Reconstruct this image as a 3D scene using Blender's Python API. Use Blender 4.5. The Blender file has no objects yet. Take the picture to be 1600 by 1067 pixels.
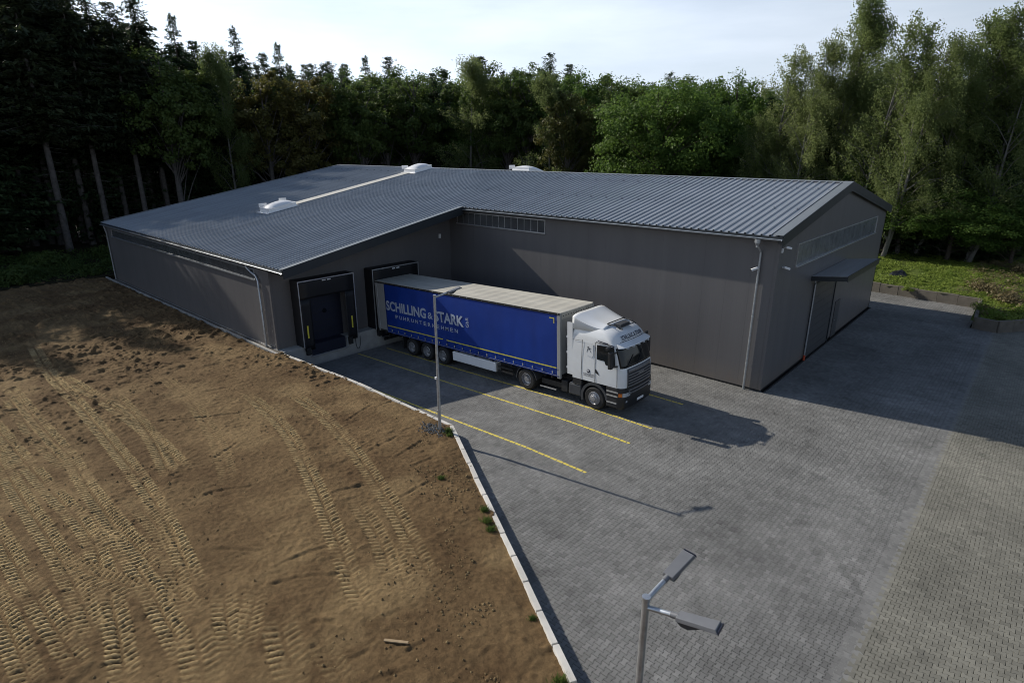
import bpy, math, random
import numpy as np
from mathutils import Vector, Matrix

random.seed(7)
RNG = np.random.default_rng(7)
sc = bpy.context.scene
COL = sc.collection

# ------------------------------------------------------------------ camera
CAM = np.array([28.5483, -19.9305, 10.8472])
YAW, PIT, FPX = -0.7320, 0.3166, 926.9
FWD = np.array([math.sin(YAW) * math.cos(PIT), math.cos(YAW) * math.cos(PIT), -math.sin(PIT)])
RGT = np.cross(FWD, [0, 0, 1]); RGT /= np.linalg.norm(RGT)
UPV = np.cross(RGT, FWD)
cd = bpy.data.cameras.new('camera')
cam = bpy.data.objects.new('camera', cd)
COL.objects.link(cam)
cd.sensor_width = 36.0
cd.lens = FPX / 1600.0 * 36.0
cd.clip_start = 0.1
cd.clip_end = 3000.0
cam.matrix_world = Matrix(((RGT[0], UPV[0], -FWD[0], CAM[0]), (RGT[1], UPV[1], -FWD[1], CAM[1]),
                           (RGT[2], UPV[2], -FWD[2], CAM[2]), (0, 0, 0, 1)))
sc.camera = cam

# ------------------------------------------------------------------ sky, sun, exposure
SUN_EL = math.radians(31.0)
SUN_AZ = math.radians(9.2)          # shadows run along +X, turned this far towards +Y
TRAVEL = Vector((math.cos(SUN_AZ) * math.cos(SUN_EL), math.sin(SUN_AZ) * math.cos(SUN_EL), -math.sin(SUN_EL)))
TO_SUN = -TRAVEL
w = bpy.data.worlds.new('World')
sc.world = w
w.use_nodes = True
nt = w.node_tree
nt.nodes.clear()
wo = nt.nodes.new('ShaderNodeOutputWorld')
bg = nt.nodes.new('ShaderNodeBackground')
sky = nt.nodes.new('ShaderNodeTexSky')
sky.sky_type = 'NISHITA'
sky.sun_disc = False
sky.sun_elevation = SUN_EL
sky.sun_rotation = math.atan2(TO_SUN.x, TO_SUN.y)
sky.altitude = 450
sky.air_density = 1.0
sky.dust_density = 1.2
sky.ozone_density = 2.2
# thin cirrus veil, brighter towards the sun as thin cloud is
geo = nt.nodes.new('ShaderNodeTexCoord')
mp = nt.nodes.new('ShaderNodeMapping')
mp.inputs['Scale'].default_value = (1.0, 1.6, 7.0)
mp.inputs['Rotation'].default_value = (0.05, 0.03, 0.5)
nz = nt.nodes.new('ShaderNodeTexNoise')
nz.inputs['Scale'].default_value = 2.1
nz.inputs['Detail'].default_value = 7.0
nz.inputs['Roughness'].default_value = 0.55
cr = nt.nodes.new('ShaderNodeMapRange')
cr.inputs['From Min'].default_value = 0.30
cr.inputs['From Max'].default_value = 0.70
cr.inputs['To Min'].default_value = 0.62
cr.inputs['To Max'].default_value = 0.95
dot = nt.nodes.new('ShaderNodeVectorMath'); dot.operation = 'DOT_PRODUCT'
dot.inputs[1].default_value = TO_SUN
glow = nt.nodes.new('ShaderNodeMapRange')
glow.inputs['From Min'].default_value = -0.1
glow.inputs['From Max'].default_value = 0.95
glow.inputs['To Min'].default_value = 6.7
glow.inputs['To Max'].default_value = 14.5
ccol = nt.nodes.new('ShaderNodeVectorMath'); ccol.operation = 'SCALE'
ccol.inputs[0].default_value = (0.88, 0.98, 1.12)
mix = nt.nodes.new('ShaderNodeMix'); mix.data_type = 'RGBA'
L = nt.links.new
# the veil is haze: thick towards the horizon all round, thin overhead
sxyz = nt.nodes.new('ShaderNodeSeparateXYZ')
fall = nt.nodes.new('ShaderNodeMapRange'); fall.interpolation_type = 'SMOOTHSTEP'
fall.inputs['From Min'].default_value = 0.12
fall.inputs['From Max'].default_value = 0.52
fall.inputs['To Min'].default_value = 1.0
fall.inputs['To Max'].default_value = 0.04
fm = nt.nodes.new('ShaderNodeMath'); fm.operation = 'MULTIPLY'
L(geo.outputs['Generated'], sxyz.inputs[0]); L(sxyz.outputs['Z'], fall.inputs['Value'])
L(cr.outputs['Result'], fm.inputs[0]); L(fall.outputs['Result'], fm.inputs[1])
L(geo.outputs['Generated'], mp.inputs['Vector'])
L(mp.outputs['Vector'], nz.inputs['Vector'])
L(nz.outputs['Fac'], cr.inputs['Value'])
L(geo.outputs['Generated'], dot.inputs[0])
L(dot.outputs['Value'], glow.inputs['Value'])
L(glow.outputs['Result'], ccol.inputs['Scale'])
L(fm.outputs[0], mix.inputs[0])
L(sky.outputs['Color'], mix.inputs[6])
L(ccol.outputs['Vector'], mix.inputs[7])
L(mix.outputs[2], bg.inputs['Color'])
bg.inputs['Strength'].default_value = 0.102
L(bg.outputs['Background'], wo.inputs['Surface'])

sd = bpy.data.lights.new('sun', 'SUN')
sd.energy = 4.9
sd.angle = math.radians(0.53)
sd.color = (1.0, 0.93, 0.82)
so = bpy.data.objects.new('sun', sd)
COL.objects.link(so)
so.rotation_euler = TRAVEL.to_track_quat('-Z', 'Y').to_euler()
so.location = (-40, -10, 60)

sc.view_settings.view_transform = 'Standard'
sc.view_settings.look = 'None'
sc.view_settings.exposure = 0.0
sc.view_settings.gamma = 1.0
sc.view_settings.use_curve_mapping = False
sc.cycles.use_denoising = True
sc.cycles.pixel_filter_type = 'BLACKMAN_HARRIS'
sc.cycles.filter_width = 1.0
sc.cycles.max_bounces = 6
sc.cycles.diffuse_bounces = 3
sc.cycles.glossy_bounces = 3
sc.cycles.transmission_bounces = 3

# ------------------------------------------------------------------ geometry helpers
def px_dir(px, py):
    return FWD * FPX + RGT * (px - 800) - UPV * (py - 533.5)

def px_ground(px, py, z):
    d = px_dir(px, py)
    return CAM + d * ((z - CAM[2]) / d[2])

def project(P):
    d = np.asarray(P, float) - CAM
    dep = d @ FWD
    return 800 + FPX * (d @ RGT) / dep, 533.5 - FPX * (d @ UPV) / dep, dep

def yard_z(x):
    x = np.asarray(x, float)
    return -0.0387 * np.maximum(0.0, 15.4 - x)

def mesh_fast(name, V, quads=None, tris=None, attrs=None):
    """Numpy arrays to a mesh; quads (n,4), tris (n,3)."""
    me = bpy.data.meshes.new(name)
    V = np.ascontiguousarray(V, dtype=np.float32)
    nq = 0 if quads is None else len(quads)
    ntr = 0 if tris is None else len(tris)
    me.vertices.add(len(V)); me.vertices.foreach_set('co', V.ravel())
    loops = []
    if nq: loops.append(np.asarray(quads, np.int32).ravel())
    if ntr: loops.append(np.asarray(tris, np.int32).ravel())
    li = np.concatenate(loops)
    me.loops.add(len(li)); me.loops.foreach_set('vertex_index', li)
    starts = np.concatenate([np.arange(nq) * 4, nq * 4 + np.arange(ntr) * 3]).astype(np.int32)
    me.polygons.add(nq + ntr)
    me.polygons.foreach_set('loop_start', starts)
    me.polygons.foreach_set('use_smooth', np.zeros(nq + ntr, bool))
    me.update(calc_edges=True)
    for an, arr in (attrs or {}).items():
        a = me.attributes.new(an, 'FLOAT', 'POINT')
        a.data.foreach_set('value', np.ascontiguousarray(arr, np.float32))
    return me

def link(name, me, mat=None, parent=None, smooth=False):
    o = bpy.data.objects.new(name, me)
    COL.objects.link(o)
    if mat is not None and me is not None and len(me.materials) == 0:
        me.materials.append(mat)
    if parent is not None:
        o.parent = parent
    if smooth and me is not None:
        me.polygons.foreach_set('use_smooth', np.ones(len(me.polygons), bool))
    return o

def tag(o, label=None, cat=None, group=None, kind=None):
    if label: o['label'] = label
    if cat: o['category'] = cat
    if group: o['group'] = group
    if kind: o['kind'] = kind
    return o

def empty(name, loc=(0, 0, 0), label=None, cat=None, group=None):
    o = bpy.data.objects.new(name, None)
    COL.objects.link(o)
    o.location = loc
    o.empty_display_size = 0.2
    return tag(o, label, cat, group)

class MB:
    """Collects shapes for one mesh."""
    def __init__(s): s.v = []; s.f = []
    def add(s, vs, fs):
        n = len(s.v); s.v += [tuple(map(float, p)) for p in vs]; s.f += [tuple(i + n for i in q) for q in fs]; return s
    def box(s, x0, x1, y0, y1, z0, z1):
        return s.add([(x0, y0, z0), (x1, y0, z0), (x1, y1, z0), (x0, y1, z0), (x0, y0, z1), (x1, y0, z1), (x1, y1, z1), (x0, y1, z1)],
                     [(0, 3, 2, 1), (4, 5, 6, 7), (0, 1, 5, 4), (1, 2, 6, 5), (2, 3, 7, 6), (3, 0, 4, 7)])
    def hexa(s, p):
        return s.add(p, [(0, 3, 2, 1), (4, 5, 6, 7), (0, 1, 5, 4), (1, 2, 6, 5), (2, 3, 7, 6), (3, 0, 4, 7)])
    def bar(s, p, q, wd, ht, up=(0, 0, 1)):
        p = Vector(p); q = Vector(q); d = (q - p).normalized(); u = Vector(up)
        r = d.cross(u)
        if r.length < 1e-4: r = d.cross(Vector((1, 0, 0)))
        r.normalize(); u = r.cross(d)
        c = []
        for e in (p, q):
            for a, b in ((-1, -1), (1, -1), (1, 1), (-1, 1)):
                c.append(e + r * (a * wd / 2) + u * (b * ht / 2))
        return s.add(c, [(0, 1, 2, 3), (7, 6, 5, 4), (0, 4, 5, 1), (1, 5, 6, 2), (2, 6, 7, 3), (3, 7, 4, 0)])
    def tube(s, pts, rad, n=10, caps=True):
        pts = [Vector(p) for p in pts]
        if not hasattr(rad, '__len__'): rad = [rad] * len(pts)
        rings = []
        prev = None
        for i, p in enumerate(pts):
            d = (pts[min(i + 1, len(pts) - 1)] - pts[max(i - 1, 0)]).normalized()
            if prev is None:
                r = d.cross(Vector((0.31, 0.17, 0.93)))
                if r.length < 0.1: r = d.cross(Vector((1, 0, 0)))
            else:
                r = prev - d * prev.dot(d)
            r.normalize(); prev = r; u = d.cross(r)
            rings.append([p + (r * math.cos(2 * math.pi * k / n) + u * math.sin(2 * math.pi * k / n)) * rad[i] for k in range(n)])
        vs = [q for rg in rings for q in rg]
        fs = []
        for i in range(len(rings) - 1):
            for k in range(n):
                a = i * n + k; b = i * n + (k + 1) % n
                fs.append((a, b, b + n, a + n))
        if caps:
            fs.append(tuple(range(n))[::-1]); fs.append(tuple((len(rings) - 1) * n + k for k in range(n)))
        return s.add(vs, fs)
    def lathe(s, prof, c, axis='Y', n=28):
        """prof: (radius, offset along axis) pairs."""
        vs = []
        for r, t in prof:
            for k in range(n):
                a = 2 * math.pi * k / n
                if axis == 'Y': vs.append((c[0] + r * math.cos(a), c[1] + t, c[2] + r * math.sin(a)))
                elif axis == 'Z': vs.append((c[0] + r * math.cos(a), c[1] + r * math.sin(a), c[2] + t))
                else: vs.append((c[0] + t, c[1] + r * math.cos(a), c[2] + r * math.sin(a)))
        fs = []
        for i in range(len(prof) - 1):
            for k in range(n):
                a = i * n + k; b = i * n + (k + 1) % n
                fs.append((a, b, b + n, a + n))
        return s.add(vs, fs)
    def prism(s, poly, axis, t0, t1):
        """poly in the two other axes (x,z for Y; y,z for X; x,y for Z)."""
        def p3(a, b, t):
            return {'Y': (a, t, b), 'X': (t, a, b), 'Z': (a, b, t)}[axis]
        n = len(poly)
        vs = [p3(a, b, t0) for a, b in poly] + [p3(a, b, t1) for a, b in poly]
        fs = [tuple(range(n))[::-1], tuple(range(n, 2 * n))] + [(k, (k + 1) % n, n + (k + 1) % n, n + k) for k in range(n)]
        return s.add(vs, fs)
    def mesh(s, name):
        me = bpy.data.meshes.new(name)
        me.from_pydata(s.v, [], s.f)
        me.update()
        import bmesh
        bm = bmesh.new(); bm.from_mesh(me)
        bmesh.ops.recalc_face_normals(bm, faces=bm.faces)
        bm.to_mesh(me); bm.free()
        return me
    def obj(s, name, mat, parent=None, smooth=False, bevel=0.0, angle=35):
        o = link(name, s.mesh(name), mat, parent)
        if bevel:
            m = o.modifiers.new('bevel', 'BEVEL'); m.width = bevel; m.segments = 2; m.limit_method = 'ANGLE'; m.angle_limit = math.radians(40)
        if smooth:
            me = o.data
            me.polygons.foreach_set('use_smooth', np.ones(len(me.polygons), bool))
            try: me.set_sharp_from_angle(angle=math.radians(angle))
            except Exception: pass
        return o

def text_mesh(txt, name, size=1.0, bold=0.0, space=1.0):
    """Built-in font outline as a flat mesh in XY, baseline at 0."""
    cu = bpy.data.curves.new(name, 'FONT')
    cu.body = txt; cu.size = size; cu.offset = bold; cu.space_character = space; cu.resolution_u = 3
    tmp = bpy.data.objects.new(name, cu); COL.objects.link(tmp)
    dg = bpy.context.evaluated_depsgraph_get()
    me = bpy.data.meshes.new_from_object(tmp.evaluated_get(dg))
    bpy.data.objects.remove(tmp); bpy.data.curves.remove(cu)
    return me

def place_text(txt, name, mat, parent, fn, w_, h_, bold=0.0):
    """Lettering stretched to w_ x h_ and mapped by fn(u, v) to 3-D."""
    me = text_mesh(txt, name, 1.0, bold)
    co = np.array([v.co[:] for v in me.vertices])
    mn = co.min(0); mx = co.max(0)
    for v in me.vertices:
        u = (v.co.x - mn[0]) / (mx[0] - mn[0]) * w_; q = (v.co.y - mn[1]) / (mx[1] - mn[1]) * h_
        v.co = fn(u, q)
    me.update()
    return link(name, me, mat, parent)

# ------------------------------------------------------------------ materials
def nmat(name):
    m = bpy.data.materials.new(name); m.use_nodes = True
    t = m.node_tree; b = t.nodes['Principled BSDF']
    return m, t, b

def P(name, col, rough=0.5, metal=0.0, var=0.12, scale=3.0, bump=0.0, bscale=30.0, coat=0.0, spec=0.5, dirt=None, dirt_amt=0.0):
    m, t, b = nmat(name)
    b.inputs['Roughness'].default_value = rough
    b.inputs['Metallic'].default_value = metal
    b.inputs['Coat Weight'].default_value = coat
    b.inputs['Specular IOR Level'].default_value = spec
    tc = t.nodes.new('ShaderNodeTexCoord')
    n = t.nodes.new('ShaderNodeTexNoise')
    n.inputs['Scale'].default_value = scale; n.inputs['Detail'].default_value = 6; n.inputs['Roughness'].default_value = 0.6
    t.links.new(tc.outputs['Object'], n.inputs['Vector'])
    r = t.nodes.new('ShaderNodeMapRange')
    r.inputs['From Min'].default_value = 0.3; r.inputs['From Max'].default_value = 0.7
    t.links.new(n.outputs['Fac'], r.inputs['Value'])
    mx = t.nodes.new('ShaderNodeMix'); mx.data_type = 'RGBA'
    mx.inputs[6].default_value = (*[c * (1 - var) for c in col], 1)
    c2 = [min(1, c * (1 + var)) for c in col] if dirt is None else [c * (1 - dirt_amt) + d * dirt_amt for c, d in zip(col, dirt)]
    mx.inputs[7].default_value = (*c2, 1)
    t.links.new(r.outputs['Result'], mx.inputs[0])
    t.links.new(mx.outputs[2], b.inputs['Base Color'])
    rr = t.nodes.new('ShaderNodeMapRange')
    rr.inputs['To Min'].default_value = max(0.02, rough - 0.08); rr.inputs['To Max'].default_value = min(1, rough + 0.08)
    t.links.new(n.outputs['Fac'], rr.inputs['Value'])
    t.links.new(rr.outputs['Result'], b.inputs['Roughness'])
    if bump:
        n2 = t.nodes.new('ShaderNodeTexNoise'); n2.inputs['Scale'].default_value = bscale; n2.inputs['Detail'].default_value = 5
        t.links.new(tc.outputs['Object'], n2.inputs['Vector'])
        bp = t.nodes.new('ShaderNodeBump'); bp.inputs['Strength'].default_value = bump; bp.inputs['Distance'].default_value = 0.02
        t.links.new(n2.outputs['Fac'], bp.inputs['Height'])
        t.links.new(bp.outputs['Normal'], b.inputs['Normal'])
    return m

def paver_material(name, col, joint_grass=None, warm=(1.06, 1.0, 0.88), warm_amt=0.0):
    """Concrete: tone per stone (attribute + object colour), blotches and stains by position."""
    m, t, b = nmat(name)
    N = t.nodes.new
    at = N('ShaderNodeAttribute'); at.attribute_name = 'tone'
    oi = N('ShaderNodeObjectInfo')
    sep = N('ShaderNodeSeparateColor'); t.links.new(oi.outputs['Color'], sep.inputs['Color'])
    ad = N('ShaderNodeMath'); ad.operation = 'ADD'
    t.links.new(at.outputs['Fac'], ad.inputs[0]); t.links.new(sep.outputs['Red'], ad.inputs[1])
    g = N('ShaderNodeNewGeometry')
    big = N('ShaderNodeTexNoise'); big.inputs['Scale'].default_value = 0.33; big.inputs['Detail'].default_value = 6; big.inputs['Roughness'].default_value = 0.62
    t.links.new(g.outputs['Position'], big.inputs['Vector'])
    fine = N('ShaderNodeTexNoise'); fine.inputs['Scale'].default_value = 60; fine.inputs['Detail'].default_value = 3
    t.links.new(g.outputs['Position'], fine.inputs['Vector'])
    # factor = (0.55..1.25)
    m1 = N('ShaderNodeMapRange'); m1.inputs['From Min'].default_value = 0.3; m1.inputs['From Max'].default_value = 0.72
    m1.inputs['To Min'].default_value = 0.66; m1.inputs['To Max'].default_value = 1.16
    t.links.new(big.outputs['Fac'], m1.inputs['Value'])
    m2 = N('ShaderNodeMapRange'); m2.inputs['From Min'].default_value = 0.5; m2.inputs['From Max'].default_value = 1.5
    m2.inputs['To Min'].default_value = 0.80; m2.inputs['To Max'].default_value = 1.20
    t.links.new(ad.outputs[0], m2.inputs['Value'])
    m3 = N('ShaderNodeMapRange'); m3.inputs['To Min'].default_value = 0.86; m3.inputs['To Max'].default_value = 1.14
    t.links.new(fine.outputs['Fac'], m3.inputs['Value'])
    st = N('ShaderNodeTexNoise'); st.inputs['Scale'].default_value = 1.1; st.inputs['Detail'].default_value = 4; st.inputs['Distortion'].default_value = 0.6
    t.links.new(g.outputs['Position'], st.inputs['Vector'])
    m4 = N('ShaderNodeMapRange'); m4.inputs['From Min'].default_value = 0.58; m4.inputs['From Max'].default_value = 0.72
    m4.inputs['To Min'].default_value = 1.0; m4.inputs['To Max'].default_value = 0.72
    t.links.new(st.outputs['Fac'], m4.inputs['Value'])
    m5 = N('ShaderNodeMath'); m5.operation = 'MULTIPLY'; t.links.new(m3.outputs[0], m5.inputs[0]); t.links.new(m4.outputs[0], m5.inputs[1])
    a = N('ShaderNodeMath'); a.operation = 'MULTIPLY'; t.links.new(m1.outputs[0], a.inputs[0]); t.links.new(m2.outputs[0], a.inputs[1])
    c = N('ShaderNodeMath'); c.operation = 'MULTIPLY'; t.links.new(a.outputs[0], c.inputs[0]); t.links.new(m5.outputs[0], c.inputs[1])
    v = N('ShaderNodeVectorMath'); v.operation = 'SCALE'; v.inputs[0].default_value = col
    t.links.new(c.outputs[0], v.inputs['Scale'])
    t.links.new(v.outputs[0], b.inputs['Base Color'])
    b.inputs['Roughness'].default_value = 0.78
    b.inputs['Specular IOR Level'].default_value = 0.35
    bp = N('ShaderNodeBump'); bp.inputs['Strength'].default_value = 0.25; bp.inputs['Distance'].default_value = 0.004
    t.links.new(fine.outputs['Fac'], bp.inputs['Height']); t.links.new(bp.outputs['Normal'], b.inputs['Normal'])
    return m

def leaf_material(name, col, col2, transl=0.35, rough=0.55):
    m, t, b = nmat(name)
    N = t.nodes.new
    at = N('ShaderNodeAttribute'); at.attribute_name = 'tone'
    oi = N('ShaderNodeObjectInfo')
    mx = N('ShaderNodeMix'); mx.data_type = 'RGBA'
    mx.inputs[6].default_value = (*col, 1); mx.inputs[7].default_value = (*col2, 1)
    ad = N('ShaderNodeMath'); ad.operation = 'MULTIPLY_ADD'
    t.links.new(oi.outputs['Random'], ad.inputs[0]); ad.inputs[1].default_value = 0.5
    s = N('ShaderNodeMath'); s.operation = 'MULTIPLY'; s.inputs[1].default_value = 0.6
    t.links.new(at.outputs['Fac'], s.inputs[0]); t.links.new(s.outputs[0], ad.inputs[2])
    t.links.new(ad.outputs[0], mx.inputs[0])
    b.inputs['Roughness'].default_value = rough
    b.inputs['Specular IOR Level'].default_value = 0.25
    t.links.new(mx.outputs[2], b.inputs['Base Color'])
    tr = N('ShaderNodeBsdfTranslucent')
    t.links.new(mx.outputs[2], tr.inputs['Color'])
    ms = N('ShaderNodeMixShader'); ms.inputs[0].default_value = transl
    t.links.new(b.outputs[0], ms.inputs[1]); t.links.new(tr.outputs[0], ms.inputs[2])
    t.links.new(ms.outputs[0], t.nodes['Material Output'].inputs['Surface'])
    return m

def soil_material():
    m, t, b = nmat('sandy_soil')
    N = t.nodes.new
    g = N('ShaderNodeNewGeometry')
    at = N('ShaderNodeAttribute'); at.attribute_name = 'dry'
    n1 = N('ShaderNodeTexNoise'); n1.inputs['Scale'].default_value = 0.5; n1.inputs['Detail'].default_value = 9; n1.inputs['Roughness'].default_value = 0.65
    n2 = N('ShaderNodeTexNoise'); n2.inputs['Scale'].default_value = 7; n2.inputs['Detail'].default_value = 12; n2.inputs['Roughness'].default_value = 0.78
    n3 = N('ShaderNodeTexVoronoi'); n3.inputs['Scale'].default_value = 22
    for n in (n1, n2, n3): t.links.new(g.outputs['Position'], n.inputs['Vector'])
    r1 = N('ShaderNodeMapRange'); r1.inputs['From Min'].default_value = 0.34; r1.inputs['From Max'].default_value = 0.66
    t.links.new(n1.outputs['Fac'], r1.inputs['Value'])
    a = N('ShaderNodeMix'); a.data_type = 'RGBA'
    a.inputs[6].default_value = (0.108, 0.067, 0.034, 1); a.inputs[7].default_value = (0.197, 0.132, 0.067, 1)
    t.links.new(r1.outputs[0], a.inputs[0])
    d = N('ShaderNodeMix'); d.data_type = 'RGBA'; d.inputs[7].default_value = (0.49, 0.362, 0.185, 1)
    t.links.new(a.outputs[2], d.inputs[6]); t.links.new(at.outputs['Fac'], d.inputs[0])
    f = N('ShaderNodeMapRange'); f.inputs['From Min'].default_value = 0.3; f.inputs['From Max'].default_value = 0.7
    f.inputs['To Min'].default_value = 0.55; f.inputs['To Max'].default_value = 1.3
    t.links.new(n2.outputs['Fac'], f.inputs['Value'])
    v = N('ShaderNodeVectorMath'); v.operation = 'SCALE'
    t.links.new(d.outputs[2], v.inputs[0]); t.links.new(f.outputs[0], v.inputs['Scale'])
    t.links.new(v.outputs[0], b.inputs['Base Color'])
    b.inputs['Roughness'].default_value = 0.95; b.inputs['Specular IOR Level'].default_value = 0.1
    ml = N('ShaderNodeMath'); ml.operation = 'ADD'
    t.links.new(n2.outputs['Fac'], ml.inputs[0]); ml.inputs[1].default_value = 0.0
    bp = N('ShaderNodeBump'); bp.inputs['Strength'].default_value = 1.0; bp.inputs['Distance'].default_value = 0.07
    t.links.new(ml.outputs[0], bp.inputs['Height']); t.links.new(bp.outputs['Normal'], b.inputs['Normal'])
    return m

def ground_material(name, c1, c2, scale=0.8):
    return P(name, c1, 0.95, 0, 0.35, scale, bump=0.8, bscale=9, spec=0.1, dirt=c2, dirt_amt=1.0)

def wall_material():
    """Grey-brown coated panel with fine vertical lining and faint streaks."""
    m, t, b = nmat('panel_coating')
    N = t.nodes.new
    g = N('ShaderNodeNewGeometry')
    sx = N('ShaderNodeSeparateXYZ'); t.links.new(g.outputs['Position'], sx.inputs[0])
    s = N('ShaderNodeMath'); s.operation = 'ADD'; t.links.new(sx.outputs['X'], s.inputs[0]); t.links.new(sx.outputs['Y'], s.inputs[1])
    mu = N('ShaderNodeMath'); mu.operation = 'MULTIPLY'; mu.inputs[1].default_value = 2 * math.pi / 0.1
    t.links.new(s.outputs[0], mu.inputs[0])
    si = N('ShaderNodeMath'); si.operation = 'SINE'; t.links.new(mu.outputs[0], si.inputs[0])
    bp = N('ShaderNodeBump'); bp.inputs['Strength'].default_value = 0.10; bp.inputs['Distance'].default_value = 0.004
    t.links.new(si.outputs[0], bp.inputs['Height']); t.links.new(bp.outputs['Normal'], b.inputs['Normal'])
    mp_ = N('ShaderNodeMapping'); mp_.inputs['Scale'].default_value = (1.3, 1.3, 0.12)
    t.links.new(g.outputs['Position'], mp_.inputs['Vector'])
    n = N('ShaderNodeTexNoise'); n.inputs['Scale'].default_value = 1.0; n.inputs['Detail'].default_value = 6
    t.links.new(mp_.outputs[0], n.inputs['Vector'])
    mr = N('ShaderNodeMapRange'); mr.inputs['From Min'].default_value = 0.3; mr.inputs['From Max'].default_value = 0.7
    t.links.new(n.outputs['Fac'], mr.inputs['Value'])
    mx = N('ShaderNodeMix'); mx.data_type = 'RGBA'
    mx.inputs[6].default_value = (0.118, 0.115, 0.118, 1); mx.inputs[7].default_value = (0.132, 0.128, 0.130, 1)
    t.links.new(mr.outputs[0], mx.inputs[0]); t.links.new(mx.outputs[2], b.inputs['Base Color'])
    b.inputs['Roughness'].default_value = 0.42
    b.inputs['Specular IOR Level'].default_value = 0.4
    return m

M = {}
M['wall'] = wall_material()
M['roof'] = P('roof_sheet', (0.30, 0.322, 0.348), 0.30, 0.25, 0.10, 0.5)
M['fascia'] = P('anthracite_trim', (0.020, 0.027, 0.034), 0.4, 0.0, 0.1, 2)
M['verge'] = P('verge_flashing', (0.23, 0.25, 0.26), 0.4, 0.3, 0.06, 1.0)
M['zinc'] = P('galvanised_steel', (0.44, 0.47, 0.50), 0.38, 0.75, 0.18, 9)
M['alu'] = P('aluminium', (0.56, 0.57, 0.58), 0.34, 0.7, 0.08, 3)
M['glassgrey'] = P('pale_light_band', (0.17, 0.18, 0.19), 0.22, 0.0, 0.22, 1.5)
M['glassband'] = P('light_band_glazing', (0.075, 0.08, 0.085), 0.14, 0.0, 0.25, 1.2)
M['skylight'] = P('white_skylight', (0.78, 0.79, 0.80), 0.3, 0, 0.05, 2)
M['strip'] = P('pale_roof_strip', (0.48, 0.47, 0.43), 0.6, 0, 0.12, 0.8)
M['concrete'] = P('concrete', (0.36, 0.355, 0.335), 0.85, 0, 0.16, 2.2, bump=0.25, bscale=24, spec=0.3)
M['kerb'] = P('white_concrete_kerb', (0.74, 0.725, 0.68), 0.8, 0, 0.14, 1.8, bump=0.2, bscale=30, spec=0.3, dirt=(0.34, 0.27, 0.19), dirt_amt=0.35)
M['gravel'] = P('grey_gravel', (0.19, 0.185, 0.175), 0.9, 0, 0.3, 9)
M['oldconcrete'] = P('weathered_concrete', (0.135, 0.123, 0.105), 0.9, 0, 0.3, 1.3, bump=0.4, bscale=14, spec=0.2)
M['dockblack'] = P('black_shelter_fabric', (0.006, 0.0065, 0.009), 0.6, 0, 0.2, 3, bump=0.15, bscale=5)
M['dockdoor'] = P('blue_black_dock_door', (0.012, 0.015, 0.030), 0.45, 0, 0.1, 2)
M['rubber'] = P('rubber', (0.014, 0.014, 0.014), 0.75, 0, 0.25, 8)
M['yellow'] = P('yellow_marking', (0.66, 0.58, 0.06), 0.55, 0, 0.08, 6)
M['lineyellow'] = P('yellow_line_paint', (0.80, 0.64, 0.08), 0.7, 0, 0.14, 5, dirt=(0.40, 0.36, 0.18), dirt_amt=0.45)
M['white'] = P('white_plastic', (0.75, 0.76, 0.77), 0.35, 0, 0.04, 4)
M['black'] = P('black_plastic', (0.016, 0.017, 0.019), 0.45, 0, 0.15, 5)
M['darkgrey'] = P('dark_grey_plastic', (0.045, 0.048, 0.053), 0.5, 0, 0.15, 5)
M['doorgrey'] = P('anthracite_door', (0.060, 0.062, 0.066), 0.4, 0, 0.1, 1.5)
M['cab'] = P('cab_paint', (0.80, 0.82, 0.83), 0.2, 0, 0.03, 1.5, coat=0.6, dirt=(0.62, 0.62, 0.60), dirt_amt=0.4)
M['glass'] = P('dark_glass', (0.010, 0.013, 0.015), 0.06, 0, 0.1, 2, spec=0.4)
M['blue'] = P('blue_tarpaulin', (0.003, 0.034, 0.245), 0.42, 0, 0.10, 0.9, bump=0.06, bscale=2.2)
M['print'] = P('pale_blue_print', (0.35, 0.40, 0.50), 0.5, 0, 0.06, 2)
M['tarproof'] = P('cream_tarpaulin_roof', (0.56, 0.54, 0.47), 0.6, 0, 0.12, 0.8, bump=0.12, bscale=3, dirt=(0.36, 0.34, 0.29), dirt_amt=0.6)
M['trailergrey'] = P('trailer_grey_paint', (0.36, 0.37, 0.37), 0.45, 0, 0.1, 1.2, dirt=(0.24, 0.23, 0.2), dirt_amt=0.5)
M['chassis'] = P('chassis_black', (0.018, 0.018, 0.019), 0.6, 0.1, 0.3, 4)
M['rim'] = P('steel_rim', (0.36, 0.36, 0.37), 0.4, 0.6, 0.2, 9)
M['grille'] = P('grille_grey', (0.17, 0.172, 0.18), 0.35, 0.2, 0.1, 6)
M['navy'] = P('dark_lettering', (0.014, 0.018, 0.04), 0.4, 0, 0.05, 4)
M['orange'] = P('orange_lens', (0.62, 0.16, 0.02), 0.25, 0, 0.05, 6)
M['lens'] = P('headlamp_lens', (0.52, 0.55, 0.58), 0.08, 0.3, 0.1, 12)
M['lamphead'] = P('lamp_head_grey', (0.165, 0.17, 0.18), 0.45, 0.2, 0.06, 6)
M['soil'] = soil_material()
M['paver'] = paver_material('grey_paver', (0.192, 0.192, 0.186))
M['paver_beige'] = paver_material('sandy_paver', (0.205, 0.199, 0.168))
M['joint'] = P('joint_sand', (0.030, 0.029, 0.027), 0.95, 0, 0.25, 3)
M['joint_beige'] = P('joint_sand_brown', (0.060, 0.050, 0.032), 0.95, 0, 0.25, 3)
M['edging'] = P('edging_concrete', (0.185, 0.185, 0.178), 0.8, 0, 0.12, 1.5, bump=0.15, bscale=40)
M['floor'] = ground_material('forest_floor', (0.022, 0.024, 0.012), (0.045, 0.036, 0.02))
M['meadow_soil'] = ground_material('meadow_soil', (0.075, 0.115, 0.026), (0.12, 0.15, 0.035), 0.5)
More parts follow.
